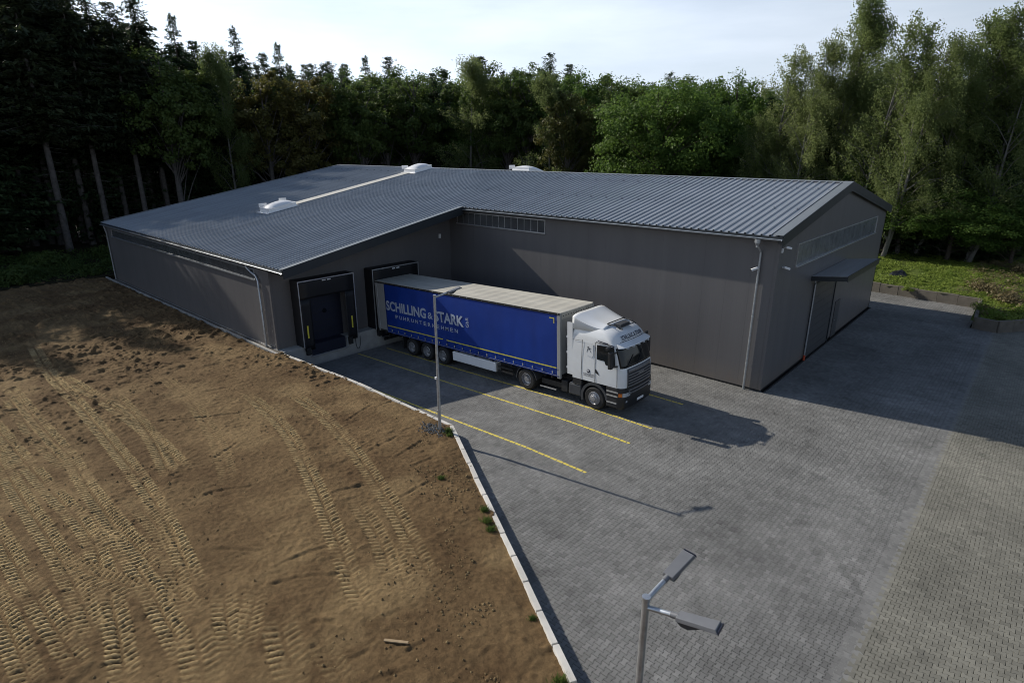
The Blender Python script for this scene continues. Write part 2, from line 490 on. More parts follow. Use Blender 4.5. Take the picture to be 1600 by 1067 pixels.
M['needles'] = leaf_material('spruce_needles', (0.020, 0.042, 0.020), (0.060, 0.094, 0.036), 0.35, 0.6)
M['needles_brown'] = leaf_material('pine_needles', (0.021, 0.036, 0.019), (0.062, 0.078, 0.034), 0.35, 0.6)
M['oak'] = leaf_material('oak_leaves', (0.060, 0.115, 0.022), (0.125, 0.205, 0.040), 0.5)
M['mixleaf'] = leaf_material('beech_leaves', (0.045, 0.088, 0.022), (0.120, 0.165, 0.042), 0.5)
M['autumn'] = leaf_material('autumn_leaves', (0.075, 0.090, 0.022), (0.150, 0.135, 0.040), 0.45)
M['birchleaf'] = leaf_material('birch_leaves', (0.118, 0.168, 0.050), (0.220, 0.260, 0.102), 0.6)
M['weed'] = leaf_material('weed_leaves', (0.105, 0.185, 0.028), (0.245, 0.310, 0.062), 0.5)
M['dryweed'] = leaf_material('dry_weeds', (0.12, 0.10, 0.05), (0.20, 0.165, 0.085), 0.3)
M['bark'] = P('spruce_bark', (0.075, 0.062, 0.052), 0.95, 0, 0.35, 3, bump=0.6, bscale=12, spec=0.1)
M['greybark'] = P('pine_bark', (0.115, 0.105, 0.098), 0.95, 0, 0.35, 3, bump=0.6, bscale=12, spec=0.1)
M['birchbark'] = P('birch_bark', (0.30, 0.29, 0.27), 0.8, 0, 0.35, 2.5, bump=0.3, bscale=10, spec=0.2, dirt=(0.10, 0.095, 0.085), dirt_amt=0.85)
M['wood'] = P('weathered_wood', (0.30, 0.22, 0.13), 0.85, 0, 0.2, 9)
M['plastic_sheet'] = P('black_plastic_sheet', (0.014, 0.015, 0.017), 0.28, 0, 0.2, 4)
M['steelpale'] = P('pale_letters_metal', (0.30, 0.31, 0.33), 0.35, 0.4, 0.05, 8)
M['red'] = P('red_plastic', (0.45, 0.06, 0.02), 0.5, 0, 0.1, 6)
M['limewood'] = P('door_leaf_grey', (0.28, 0.285, 0.285), 0.5, 0, 0.08, 2)

def add_streaks(mat, scale, lo, hi, detail=5.0, fmin=0.35, fmax=0.68):
    """Multiply the base colour by position noise stretched along one axis: run-off marks, wheel lanes."""
    t = mat.node_tree; b = t.nodes['Principled BSDF']
    src = b.inputs['Base Color'].links[0].from_socket
    g = t.nodes.new('ShaderNodeNewGeometry'); m_ = t.nodes.new('ShaderNodeMapping'); m_.inputs['Scale'].default_value = scale
    t.links.new(g.outputs['Position'], m_.inputs['Vector'])
    n = t.nodes.new('ShaderNodeTexNoise'); n.inputs['Scale'].default_value = 1.0; n.inputs['Detail'].default_value = detail
    t.links.new(m_.outputs[0], n.inputs['Vector'])
    mr = t.nodes.new('ShaderNodeMapRange'); mr.inputs['From Min'].default_value = fmin; mr.inputs['From Max'].default_value = fmax
    mr.inputs['To Min'].default_value = lo; mr.inputs['To Max'].default_value = hi
    t.links.new(n.outputs['Fac'], mr.inputs['Value'])
    v = t.nodes.new('ShaderNodeVectorMath'); v.operation = 'SCALE'
    t.links.new(src, v.inputs[0]); t.links.new(mr.outputs[0], v.inputs['Scale'])
    t.links.new(v.outputs[0], b.inputs['Base Color'])
add_streaks(M['roof'], (3.2, 0.22, 0.22), 0.86, 1.08)
add_streaks(M['paver'], (0.10, 1.5, 1.0), 0.90, 1.06)
add_streaks(M['paver_beige'], (1.3, 0.08, 1.0), 0.92, 1.05)
add_streaks(M['wall'], (2.6, 2.6, 0.10), 0.965, 1.03)
add_streaks(M['blue'], (0.8, 0.8, 0.25), 0.88, 1.06)
add_streaks(M['tarproof'], (0.5, 2.2, 1.0), 0.86, 1.04)
add_streaks(M['kerb'], (1.6, 1.6, 1.6), 0.80, 1.04)

def splash(mat, z0, z1, col, amt):
    """Dried mud splashes with ragged tops along a wall foot."""
    t = mat.node_tree; b = t.nodes['Principled BSDF']
    src = b.inputs['Base Color'].links[0].from_socket
    g = t.nodes.new('ShaderNodeNewGeometry'); sx = t.nodes.new('ShaderNodeSeparateXYZ'); t.links.new(g.outputs['Position'], sx.inputs[0])
    n = t.nodes.new('ShaderNodeTexNoise'); n.inputs['Scale'].default_value = 3.0; n.inputs['Detail'].default_value = 8
    t.links.new(g.outputs['Position'], n.inputs['Vector'])
    mr = t.nodes.new('ShaderNodeMapRange'); mr.inputs['From Min'].default_value = z0; mr.inputs['From Max'].default_value = z1
    mr.inputs['To Min'].default_value = 1.0; mr.inputs['To Max'].default_value = 0.0
    t.links.new(sx.outputs['Z'], mr.inputs['Value'])
    mu = t.nodes.new('ShaderNodeMath'); mu.operation = 'MULTIPLY'; t.links.new(mr.outputs[0], mu.inputs[0]); t.links.new(n.outputs['Fac'], mu.inputs[1])
    m2 = t.nodes.new('ShaderNodeMath'); m2.operation = 'MULTIPLY'; m2.inputs[1].default_value = amt; t.links.new(mu.outputs[0], m2.inputs[0])
    mx = t.nodes.new('ShaderNodeMix'); mx.data_type = 'RGBA'; mx.inputs[7].default_value = (*col, 1)
    t.links.new(m2.outputs[0], mx.inputs[0]); t.links.new(src, mx.inputs[6]); t.links.new(mx.outputs[2], b.inputs['Base Color'])
splash(M['wall'], 0.2, 1.2, (0.20, 0.155, 0.11), 0.5)
splash(M['cab'], 0.6, 1.9, (0.36, 0.32, 0.27), 0.4)

# ================================================================== GROUND
def grid_sheet(name, xs, ys, zf, mat, keep=None):
    X, Y = np.meshgrid(np.asarray(xs, float), np.asarray(ys, float), indexing='ij')
    Z = zf(X, Y)
    V = np.stack([X, Y, Z], -1).reshape(-1, 3)
    ny = len(ys)
    I, J = np.meshgrid(np.arange(len(xs) - 1), np.arange(ny - 1), indexing='ij')
    a = (I * ny + J).ravel()
    F = np.stack([a, a + ny, a + ny + 1, a + 1], -1)
    if keep is not None:
        cxy = V[F].mean(1)
        F = F[keep(cxy[:, 0], cxy[:, 1])]
    me = mesh_fast(name, V, quads=F)
    return me

def ground_h(X, Y):
    inside = ((X > -29.5) & (X < 400) & (Y > -60) & (Y < 33.6)) | ((X > 18.0) & (X < 400) & (Y > -60) & (Y < 33.6))
    z = np.where(inside, -1.4, 0.55)
    return z
gx = [-1500, -300, -120, -80, -55, -40, -29.6, -29.4, -10, 0, 17, 30, 45, 80, 399, 400.1, 1500]
gy = [-1500, -300, -60.1, -59.9, -30, 0, 20, 33.5, 33.7, 36, 40, 45, 60, 90, 200, 1500]
me = grid_sheet('ground', gx, gy, ground_h, M['floor'])
tag(link('ground', me, M['floor']), kind='structure')

# --- kerb line between soil and yard -------------------------------------------------
KERB = [(-0.32, -6.02, 0.47), (6.0, -5.62, 0.40), (12.45, -5.62, 0.34), (23.2, -12.08, 0.40), (33.5, -18.27, 0.42)]
KXY = np.array(KERB)
def kerb_y(x):
    return np.interp(x, KXY[:, 0], KXY[:, 1])

def vnoise(x, y, scale, seed):
    r = np.random.default_rng(seed)
    n = 256
    g = r.random((n, n))
    u = x / scale + 37.3; v = y / scale + 91.7
    i = np.floor(u).astype(int); j = np.floor(v).astype(int)
    fu = u - i; fv = v - j
    fu = fu * fu * fu * (fu * (fu * 6 - 15) + 10); fv = fv * fv * fv * (fv * (fv * 6 - 15) + 10)
    i0 = i % n; i1 = (i + 1) % n; j0 = j % n; j1 = (j + 1) % n
    return (g[i0, j0] * (1 - fu) * (1 - fv) + g[i1, j0] * fu * (1 - fv) + g[i0, j1] * (1 - fu) * fv + g[i1, j1] * fu * fv) * 2 - 1

def sstep(a, b, x):
    t = np.clip((x - a) / (b - a), 0, 1)
    return t * t * (3 - 2 * t)

def soil_base(X, Y):
    z = 0.50 - 0.14 * sstep(-2, 11, X) - 0.02 * sstep(14, 24, X)
    return z + 0.05 * vnoise(X, Y, 6.0, 1)

def make_soil():
    xs = np.concatenate([np.arange(-32, -11, 0.11), np.arange(-11, 24.2, 0.044), np.arange(24.2, 46, 0.4)])
    ys = np.concatenate([np.arange(-46, -22.6, 0.4), np.arange(-22.6, -5.3, 0.043)])
    X, Y = np.meshgrid(xs, ys, indexing='ij')
    Z = soil_base(X, Y)
    rough = sstep(-0.25, 0.5, vnoise(X, Y, 3.3, 2) + 0.5 * vnoise(X, Y, 1.3, 3))
    Z += 0.020 * vnoise(X, Y, 1.1, 4) + 0.016 * vnoise(X, Y, 0.45, 5) * (0.4 + rough)
    cl = vnoise(X, Y, 0.19, 6) * 0.6 + vnoise(X, Y, 0.11, 7) * 0.5
    Z += 0.115 * (1 - 0.55 * sstep(2, 12, X)) * (0.3 + 0.7 * rough) * np.maximum(0, cl - 0.05) + 0.015 * vnoise(X, Y, 0.1, 8)
    # the far part by the wall is coarser tilled earth
    far = sstep(6, -8, X)
    Z += far * 0.17 * np.maximum(0, vnoise(X, Y, 0.42, 9) + 0.35 * vnoise(X, Y, 0.2, 10) - 0.1)
    dry = 0.03 + 0.16 * sstep(0.0, 0.7, vnoise(X, Y, 1.7, 11) + 0.4 * vnoise(X, Y, 0.5, 12))
    dry = dry * (1 - 0.6 * rough)

    def zoom(p):   # enlarged-view coordinates of the photograph to soil position
        q = px_ground(p[0] * 0.588, 440 + p[1] * 0.588, 0.42)
        return np.array(q[:2])

    def smooth_line(pts, step=0.12):
        pts = np.array(pts)
        for _ in range(3):
            q = [pts[0]]
            for a, b in zip(pts[:-1], pts[1:]):
                q += [0.75 * a + 0.25 * b, 0.25 * a + 0.75 * b]
            q.append(pts[-1]); pts = np.array(q)
        d = np.concatenate([[0], np.cumsum(np.linalg.norm(np.diff(pts, axis=0), axis=1))])
        n = max(2, int(d[-1] / step))
        s = np.linspace(0, d[-1], n)
        return np.stack([np.interp(s, d, pts[:, 0]), np.interp(s, d, pts[:, 1])], -1), s

    def run(pts, half, fn):
        P_, S_ = smooth_line([zoom(p) for p in pts])
        done = {}
        for k in range(len(P_) - 1):
            a = P_[k]; b = P_[k + 1]; L_ = np.linalg.norm(b - a)
            d = (b - a) / L_; n = np.array([-d[1], d[0]])
            lo = np.minimum(a, b) - half - 0.1; hi = np.maximum(a, b) + half + 0.1
            i0, i1 = np.searchsorted(xs, (lo[0], hi[0])); j0, j1 = np.searchsorted(ys, (lo[1], hi[1]))
            if i1 <= i0 or j1 <= j0: continue
            ux = X[i0:i1, j0:j1] - a[0]; uy = Y[i0:i1, j0:j1] - a[1]
            s = ux * d[0] + uy * d[1]; t = ux * n[0] + uy * n[1]
            ok = (s >= 0) & (s < L_) & (np.abs(t) < half)
            if not ok.any(): continue
            fn(slice(i0, i1), slice(j0, j1), ok, s + S_[k], t, S_[-1])

    def tyre(pts, wd=0.62, amp=0.032, per=0.165, strength=0.85, seed=0):
        r = np.random.default_rng(seed + 100)
        ph = r.random() * 6.28; cols = 2
        def fn(I, J, ok, s, t, total):
            xx = X[I, J]; yy = Y[I, J]
            fade = sstep(0, 1.8, s) * sstep(0, 1.5, total - s) * np.clip(0.85 + 0.75 * vnoise(xx, yy, 1.1, 40 + seed) + 0.35 * vnoise(xx, yy, 0.3, 60 + seed), 0.18, 1.0)
            at = np.abs(t) / (wd / 2)
            lug = 0.5 + 0.5 * np.cos((s + 0.12 * at + (t > 0) * per * 0.5 + 0.016 * vnoise(xx, yy, 0.12, 41)) * 2 * np.pi / per + ph)
            lug = sstep(0.25, 0.6, lug)
            col = sstep(0.06, 0.16, at) * sstep(1.0, 0.88, at)
            body = sstep(1.0, 0.9, at)
            h = -0.035 * body + amp * lug * col
            z = Z[I, J]; base = soil_base(xx, yy)
            flat = fade * body * 0.7
            new = z * (1 - flat) + (base + h) * flat + h * fade * 0.3
            z[ok] = new[ok]
            dd = dry[I, J]
            nd = dd * (1 - fade * body) + fade * body * (0.08 + strength * lug * col)
            dd[ok] = nd[ok]
        run(pts, wd / 2, fn)

    T = [
        [(-40, 360), (0, 405), (120, 540), (240, 660), (270, 760), (310, 900), (335, 1090)],
        [(20, 275), (110, 390), (190, 470), (245, 560), (330, 690), (430, 870), (500, 1000)],
        [(85, 165), (130, 250), (220, 340), (330, 470), (400, 560), (470, 690), (530, 830)],
        [(150, 250), (240, 300), (360, 375), (430, 430), (495, 505)],
        [(-40, 420), (0, 480), (60, 580), (150, 710), (210, 830), (260, 950)],
        [(-60, 590), (0, 680), (70, 800), (150, 920), (225, 1040)],
        [(-50, 780), (0, 870), (50, 980), (90, 1090)],
        [(190, 480), (270, 600), (380, 720), (470, 820), (540, 890)],
        [(640, 285), (700, 335), (770, 400), (830, 520), (880, 640), (940, 800), (985, 880)],
        [(760, 285), (850, 345), (930, 430), (1000, 530), (1060, 620), (1110, 720), (1155, 810)],
        [(590, 790), (600, 900), (625, 1005)],
        [(690, 780), (665, 880), (630, 990)],
        [(640, 790), (640, 880), (640, 940)],
        [(735, 850), (750, 950), (800, 1080)],
        [(500, 880), (530, 980), (545, 1090)],
        [(1030, 670), (1060, 760), (1085, 840)],
        [(860, 620), (865, 690)],
        [(20, 300), (60, 370), (120, 440), (190, 500)],
        [(300, 300), (400, 400), (455, 520)],
        [(240, 560), (300, 640), (330, 700)],
        [(430, 250), (520, 330), (585, 430), (610, 540)],
        [(330, 560), (420, 640), (470, 760), (480, 880)],
        [(930, 560), (1000, 660), (1040, 760), (1050, 870)],
        [(120, 700), (210, 760), (330, 800), (450, 830)],
        [(820, 900), (870, 980), (930, 1080)],
    ]
    for k, p in enumerate(T):
        tyre(p, wd=0.62 if k not in (13, 14) else 0.85, per=0.165 if k not in (13, 14) else 0.19,
             strength=0.95 if k < 8 else (0.7 if k < 20 else 0.4), seed=k, amp=0.068 if k < 8 else (0.060 if k < 20 else 0.04))

    def rut(pts, wd, depth):
        def fn(I, J, ok, s, t, total):
            u = t / (wd / 2)
            h = -depth * np.exp(-(u * 2.2 + 0.6) ** 2) + depth * 0.8 * np.exp(-(u * 2.2 - 1.0) ** 2)
            h = h * sstep(0, 0.25, s) * sstep(0, 0.25, total - s)
            z = Z[I, J]; z[ok] += h[ok]
        run(pts, wd / 2, fn)
    for pts in [[(410, 372), (520, 362), (655, 345)], [(525, 575), (560, 550), (680, 540)], [(530, 296), (612, 281)], [(880, 556), (972, 536)],
                [(910, 372), (992, 320)], [(970, 452), (1062, 402)], [(720, 755), (800, 715), (890, 690)], [(330, 250), (385, 212)],
                [(700, 800), (800, 770), (910, 770)], [(960, 1050), (1100, 1010)], [(490, 465), (525, 440)], [(1010, 880), (1075, 860)],
                [(1040, 470), (1130, 410)], [(1090, 490), (1165, 455)], [(1050, 575), (1150, 520)], [(560, 700), (700, 705)], [(800, 890), (905, 890)],
                [(1060, 980), (1150, 930)], [(905, 1000), (990, 960)], [(560, 470), (640, 420)], [(600, 610), (690, 640), (740, 700)], [(470, 590), (560, 640)],
                [(760, 560), (840, 600)], [(450, 190), (560, 205)], [(640, 200), (720, 230)], [(1000, 330), (1080, 290)], [(880, 260), (960, 240)]]:
        rut(pts, 0.26, 0.026)

    # along the kerb the earth is loose and slumped
    ed = np.abs(Y - kerb_y(X)) * np.where(X > 12.45, 0.857, 1.0)
    Z -= 0.09 * sstep(0.7, 0.05, ed) * (0.5 + 0.5 * vnoise(X, Y, 0.6, 15)) * (X > -0.3)
    Z += 0.03 * sstep(1.4, 0.2, ed) * np.maximum(0, vnoise(X, Y, 0.25, 16)) * (X > -0.3)

    V = np.stack([X, Y, Z], -1).reshape(-1, 3)
    ny = len(ys)
    I, J = np.meshgrid(np.arange(len(xs) - 1), np.arange(ny - 1), indexing='ij')
    a = (I * ny + J).ravel()
    F = np.stack([a, a + ny, a + ny + 1, a + 1], -1)
    c = V[F].mean(1)
    lim = np.where(c[:, 0] < -0.32, -6.42, kerb_y(c[:, 0]))
    ragged = -30.3 + 0.9 * vnoise(c[:, 0] * 0, c[:, 1], 1.7, 17)
    F = F[(c[:, 1] < lim) & (c[:, 0] > ragged)]
    used = np.zeros(len(V), bool); used[F.ravel()] = True
    idx = np.cumsum(used) - 1
    me = mesh_fast('soil', V[used], quads=idx[F], attrs={'dry': dry.reshape(-1)[used]})
    o = link('soil', me, M['soil'], smooth=True)
    tag(o, kind='structure')
    return X, Y, Z, xs, ys
SX, SY, SZ, sxs, sys_ = make_soil()
def soil_z(x, y):
    i = min(max(np.searchsorted(sxs, x), 0), len(sxs) - 1); j = min(max(np.searchsorted(sys_, y), 0), len(sys_) - 1)
    return float(SZ[i, j])

# --- loose clods and pebbles on the soil ---------------------------------------------
def clods():
    n = 15000
    r = np.random.default_rng(3)
    x = r.uniform(-14, 24, n); y = r.uniform(-21, -6.6, n)
    # more of them beside the kerb
    m = n // 3
    x[:m] = r.uniform(12.5, 24, m); y[:m] = kerb_y(x[:m]) - np.abs(r.normal(0, 1.3, m)) - 0.15
    keep = (y < kerb_y(x) - 0.2) & (vnoise(x, y, 1.6, 18) + 0.6 * vnoise(x, y, 0.5, 19) > 0.05)
    x = x[keep]; y = y[keep]; n = len(x)
    s = 0.010 + 0.034 * r.random(n) ** 4
    z = np.array([soil_z(a, b) for a, b in zip(x, y)]) + s * 0.3
    base = np.array([(1, 0, 0), (-1, 0, 0), (0, 1, 0), (0, -1, 0), (0, 0, 0.8), (0, 0, -0.8)], float)
    tri = np.array([(0, 2, 4), (2, 1, 4), (1, 3, 4), (3, 0, 4), (2, 0, 5), (1, 2, 5), (3, 1, 5), (0, 3, 5)])
    jit = r.uniform(0.6, 1.3, (n, 6, 3))
    ang = r.uniform(0, 6.28, n)
    b = base[None] * jit * s[:, None, None]
    ca, sa = np.cos(ang)[:, None], np.sin(ang)[:, None]
    V = np.stack([b[..., 0] * ca - b[..., 1] * sa + x[:, None], b[..., 0] * sa + b[..., 1] * ca + y[:, None], b[..., 2] + z[:, None]], -1)
    F = tri[None] + (np.arange(n) * 6)[:, None, None]
    me = mesh_fast('soil_clods', V.reshape(-1, 3), tris=F.reshape(-1, 3), attrs={'dry': np.repeat(r.random(n) * 0.8, 6)})
    tag(link('soil_clods', me, M['soil']), 'small loose clods and pebbles strewn over the brown soil', 'clods', kind='stuff')
clods()

# ================================================================== YARD PAVING
PL, PW, PA = 0.200, 0.145, 0.017       # length, pitch across, waist depth of the interlocking stone
US = np.array([-0.100, -0.066, -0.034, 0.034, 0.066, 0.100])
GS = np.array([1, 1, -1, -1, 1, 1], float)
def paver_template(top_in, bot_in, depth, along):
    rings = []
    for ins, z in ((top_in, 0.0), (bot_in, -depth)):
        u = US * (PL / 2 - ins) / (PL / 2)
        hw = PW / 2 + PA * GS - ins
        rings.append([(a, -b, z) for a, b in zip(u, hw)] + [(a, b, z) for a, b in zip(u, hw)])
    V = np.array(rings[0] + rings[1], float)
    if along == 'Y': V = np.stack([-V[:, 1], V[:, 0], V[:, 2]], -1)
    F = [(k, k + 1, 6 + k + 1, 6 + k) for k in range(5)]
    loop = [0, 1, 2, 3, 4, 5, 11, 10, 9, 8, 7, 6]
    F += [(loop[(k + 1) % 12], loop[k], 12 + loop[k], 12 + loop[(k + 1) % 12]) for k in range(12)]
    return V, np.array(F)

def pave(name, along, inside, x0, x1, y0, y1, mat, jmat, seed, top_in, depth, parent):
    if along == 'Y':
        cx = np.arange(x0 + PW / 2, x1, PW); cy = np.arange(y0, y1, PL)
        X, Y = np.meshgrid(cx, cy, indexing='ij')
        Y = Y + (np.arange(len(cx)) % 2)[:, None] * PL / 2
    else:
        cx = np.arange(x0, x1, PL); cy = np.arange(y0 + PW / 2, y1, PW)
        X, Y = np.meshgrid(cx, cy, indexing='ij')
        X = X + (np.arange(len(cy)) % 2)[None, :] * PL / 2
    x = X.ravel(); y = Y.ravel()
    k = inside(x, y); x = x[k]; y = y[k]
    z = yard_z(x)
    px, py, dep = project(np.stack([x, y, z], -1))
    vis = (px > -160) & (px < 2050) & (py < 1400) & (dep > 0)
    x, y, z, px, py, dep = x[vis], y[vis], z[vis], px[vis], py[vis], dep[vis]
    r = np.random.default_rng(seed)
    tone = np.clip(r.normal(0.5, 0.22, len(x)), 0, 1)
    dz = r.normal(0, 0.0012, len(x))
    V, F = paver_template(top_in, 0.0028, depth, along)
    inframe = (px > 2) & (px < 1598) & (py < 1064)
    order = np.argsort(np.where(inframe, dep, 1e6))
    near = order[:300]; rest = order[300:]
    pm = mesh_fast('paver', V, quads=F, attrs={'tone': np.full(24, 0.5)})
    pm.materials.append(mat)
    for i in near:
        o = link('paver', pm, None, parent)
        o.location = (x[i], y[i], z[i] + dz[i])
        o.rotation_euler = (r.normal(0, 0.004), r.normal(0, 0.004), r.normal(0, 0.004))
        o.color = (tone[i], tone[i], tone[i], 1)
    n = len(rest)
    tl = r.normal(0, 0.006, (n, 2))
    VV = V[None] + np.stack([x[rest], y[rest], dz[rest]], -1)[:, None, :]
    VV[..., 2] += V[None, :, 0] * tl[:, :1] + V[None, :, 1] * tl[:, 1:] + yard_z(VV[..., 0])
    FF = F[None] + (np.arange(n) * 24)[:, None, None]
    me = mesh_fast('paver_field', VV.reshape(-1, 3), quads=FF.reshape(-1, 4), attrs={'tone': np.repeat(tone[rest], 24)})
    o = link('paver_field', me, mat, parent)
    o.color = (0.5, 0.5, 0.5, 1)
    o['kind'] = 'stuff'
    print(name, 'pavers', len(x))

def bank_y(x):       # far edge of the paving (foot of the old retaining wall)
    return np.where(x < 26.0, np.interp(x, [12, 26], [34.2, 32.3]), np.interp(x, [26.0, 26.2, 27.4, 28.7, 45], [26.2, 26.1, 25.85, 27.6, 48.0]))

GREY_X1, BEIGE_X0 = 27.26, 27.22
def in_grey(x, y):
    a = (x > -0.05) & (x < GREY_X1 - PW / 2) & (y > kerb_y(x) + 0.0)
    b = (x < 20.25) & (y < 6.86) | ((x >= 20.25) | (x > 13) & (y > 27.62)) & (y < bank_y(x) - 0.05)
    return a & b
def in_beige(x, y):
    return (x > BEIGE_X0 + 0.09) & (y < bank_y(x) - 0.05) & (y > kerb_y(x))

# beds of joint sand under the stones
me = grid_sheet('yard_paving', [-0.1, 4, 8, 12, 14, 15.4, 18, 20.15, 22, 24, 26, 27.0, 27.2], [-16, -12, -8, -4, 0, 3, 6.84, 10, 15, 20, 26.1, 27.56, 30, 32.3, 33.4, 34.2],
                lambda X, Y: yard_z(X) - 0.017, M['joint'],
                keep=lambda x, y: (y > kerb_y(x) - 2.6) & ((x > 20.15) | (y < 6.84) | (x > 12) & (y > 27.56)) & ~((x > 26.1) & (y > 26.1)))
yard = tag(link('yard_paving', me, M['joint']), kind='structure')
me = grid_sheet('road_paving', [27.2, 30, 34, 40, 60, 120], [-45, -30, -20, -10, 0, 10, 20, 26, 30, 40, 60],
                lambda X, Y: X * 0 - 0.0165, M['joint_beige'])
road = tag(link('road_paving', me, M['joint_beige']), kind='structure')
pave('grey', 'Y', in_grey, -0.05, GREY_X1, -15.0, 34.2, M['paver'], M['joint'], 21, 0.0074, 0.014, yard)
pave('beige', 'X', in_beige, BEIGE_X0, 46.0, -20.0, 34.0, M['paver_beige'], M['joint_beige'], 22, 0.0078, 0.013, road)

# smooth edging course between the two pavings
eb = MB().box(-0.22, 0.20, -0.497, 0.497, -0.09, 0.0).mesh('edging_stone')
eb.materials.append(M['edging'])
strip = empty('edging_course', (27.2, 0, 0)); tag(strip, kind='structure')
for k in range(46):
    o = link('edging_stone', eb, None, strip); o.location = (0.005 + 0.003 * random.uniform(-1, 1), -20 + k + 0.5, -0.003 + 0.001 * random.random())

# yellow bay lines: painted stone by stone, broken at every joint
def bay_line(y, x0, x1, wd=0.11):
    b = MB()
    n0 = int(round((x0 + 0.05) / PW)); n1 = int(round((x1 + 0.05) / PW))
    r = random.Random(int(y * 100))
    for k in range(n0, n1):
        xa = -0.05 + k * PW; j = PA if k % 2 else -PA
        x_0 = xa + 0.012 + j * 0.4; x_1 = xa + PW - 0.011 + j * 0.4
        ya = y - wd / 2 + r.uniform(-.006, .006); yb = y + wd / 2 + r.uniform(-.006, .006)
        za = float(yard_z(x_0)) + 0.0045; zb = float(yard_z(x_1)) + 0.0045
        b.add([(x_0, ya, za), (x_1, ya, zb), (x_1, yb, zb), (x_0, yb, za)], [(0, 1, 2, 3)])
    tag(b.obj('bay_line', M['lineyellow']), kind='structure')
bay_line(-4.55, 3.0, 18.2)
bay_line(-1.65, 0.1, 18.15)
bay_line(0.05, 0.6, 18.15)
bay_line(3.09, 0.6, 18.1)

# kerb of white concrete stones holding the soil
kerb = empty('retaining_kerb', (6, -5.7, 0), 'white concrete kerb edging the paved yard against the brown soil', 'kerb')
for (a, b_) in zip(KERB[:-1], KERB[1:]):
    a = Vector(a); b_ = Vector(b_); d = b_ - a; Lk = Vector((d.x, d.y)).length
    n = max(1, round(Lk / 1.05)); ang = math.atan2(d.y, d.x)
    for k in range(n):
        p = a + d * ((k + 0.5) / n)
        ln = Lk / n
        m_ = MB()
        hw = 0.075
        dzs = d.z / n
        m_.hexa([(-ln / 2 + .022, -hw, -1.3), (ln / 2 - .022, -hw, -1.3), (ln / 2 - .022, hw, -1.3), (-ln / 2 + .022, hw, -1.3),
                 (-ln / 2 + .022, -hw, -dzs / 2), (ln / 2 - .022, -hw, dzs / 2), (ln / 2 - .022, hw, dzs / 2), (-ln / 2 + .022, hw, -dzs / 2)])
        m_.box(-ln / 2, ln / 2, -hw + .02, hw - .02, -1.3, -0.05)
        o = m_.obj('kerb_stone', M['kerb'], kerb, bevel=0.008)
        o.location = p - Vector(kerb.location) + Vector((random.uniform(-.006, .006), random.uniform(-.008, .008), random.uniform(-.008, .008)))
        o.rotation_euler.z = ang + random.uniform(-.006, .006)

# ================================================================== WAREHOUSE
RY, RZ, RS = 16.49, 9.036, 0.1782           # ridge line and roof slope
XL, XV, XR = -28.75, 0.80, 20.26            # roof edges along X
YN, YE, YF = -6.00, 6.37, 27.83             # near low eave, inner eave, far eave
WXL, WXD, WXG = -28.2, -0.95, 20.08         # wall planes facing -X / docks / gable
WYN, WYL, WYF = -5.92, 6.76, 27.5
def roof_z(y): return RZ - RS * abs(y - RY)
def px_at_x(px, py, x):
    d = px_dir(px, py); return CAM + d * ((x - CAM[0]) / d[0])
def px_at_y(px, py, y):
    d = px_dir(px, py); return CAM + d * ((y - CAM[1]) / d[1])

wh = empty('warehouse', (0, 0, 0), 'large low grey warehouse with ribbed metal roof and two loading docks', 'building')

# --- walls: a backing wall and single vertical panels standing 2 cm proud of it ---------
def wall_side(axis, plane, t0, t1, zb, ztop, out, pitch=1.1):
    """axis: direction the wall runs; out: +1/-1 outward along the other axis."""
    n = max(1, round((t1 - t0) / pitch)); wd = (t1 - t0) / n
    b = MB()
    k_in = plane - out * 0.14; k_f = plane - out * 0.005
    steps = [t0 + wd * k for k in range(n + 1)]
    extra = [v for v in (RY,) if axis == 'Y' and t0 < v < t1]
    pts = sorted(set(steps + extra))
    poly = [(t0, zb)] + [(t1, zb)] + [(t, ztop(t) - 0.02) for t in reversed(pts)]
    lo, hi = min(k_in, k_f), max(k_in, k_f)
    w_ = b.prism(poly, 'Y' if axis == 'X' else 'X', lo, hi).obj('wall', M['wall'], wh)
    for k in range(n):
        a = t0 + wd * k + 0.0018; c = t0 + wd * (k + 1) - 0.0018
        p = MB()
        prof = [(a, zb), (c, zb), (c, ztop(c))]
        if axis == 'Y' and a < RY < c: prof.append((RY, ztop(RY)))
        prof.append((a, ztop(a)))
        p.prism(prof, 'Y' if axis == 'X' else 'X', min(plane, k_f), max(plane, k_f)).obj('wall_panel', M['wall'], w_)
    return w_
under = 0.19
wall_side('X', WYN, WXL, WXD, 0.40, lambda t: roof_z(WYN) - under, -1)
wall_side('Y', WXD, WYN, WYL, 0.50, lambda t: roof_z(t) - under, 1)
wall_side('X', WYL, WXD, WXG, 0.10, lambda t: roof_z(WYL) - under, -1)
wall_side('Y', WXG, WYL, WYF, 0.10, lambda t: roof_z(t) - under, 1)
wall_side('X', WYF, WXL, WXG, 0.10, lambda t: roof_z(WYF) - under, 1)
wall_side('Y', WXL, WYN, WYF, 0.40, lambda t: roof_z(t) - under, -1)
# corner trims
for (x, y, z0, z1) in ((WXG, WYL, 0.1, roof_z(WYL) - 0.2), (WXD, WYN, 0.5, roof_z(WYN) - 0.2)):
    MB().box(x - 0.13, x + 0.012, y - 0.012, y + 0.13, z0, z1).obj('corner_trim', M['wall'], wh)
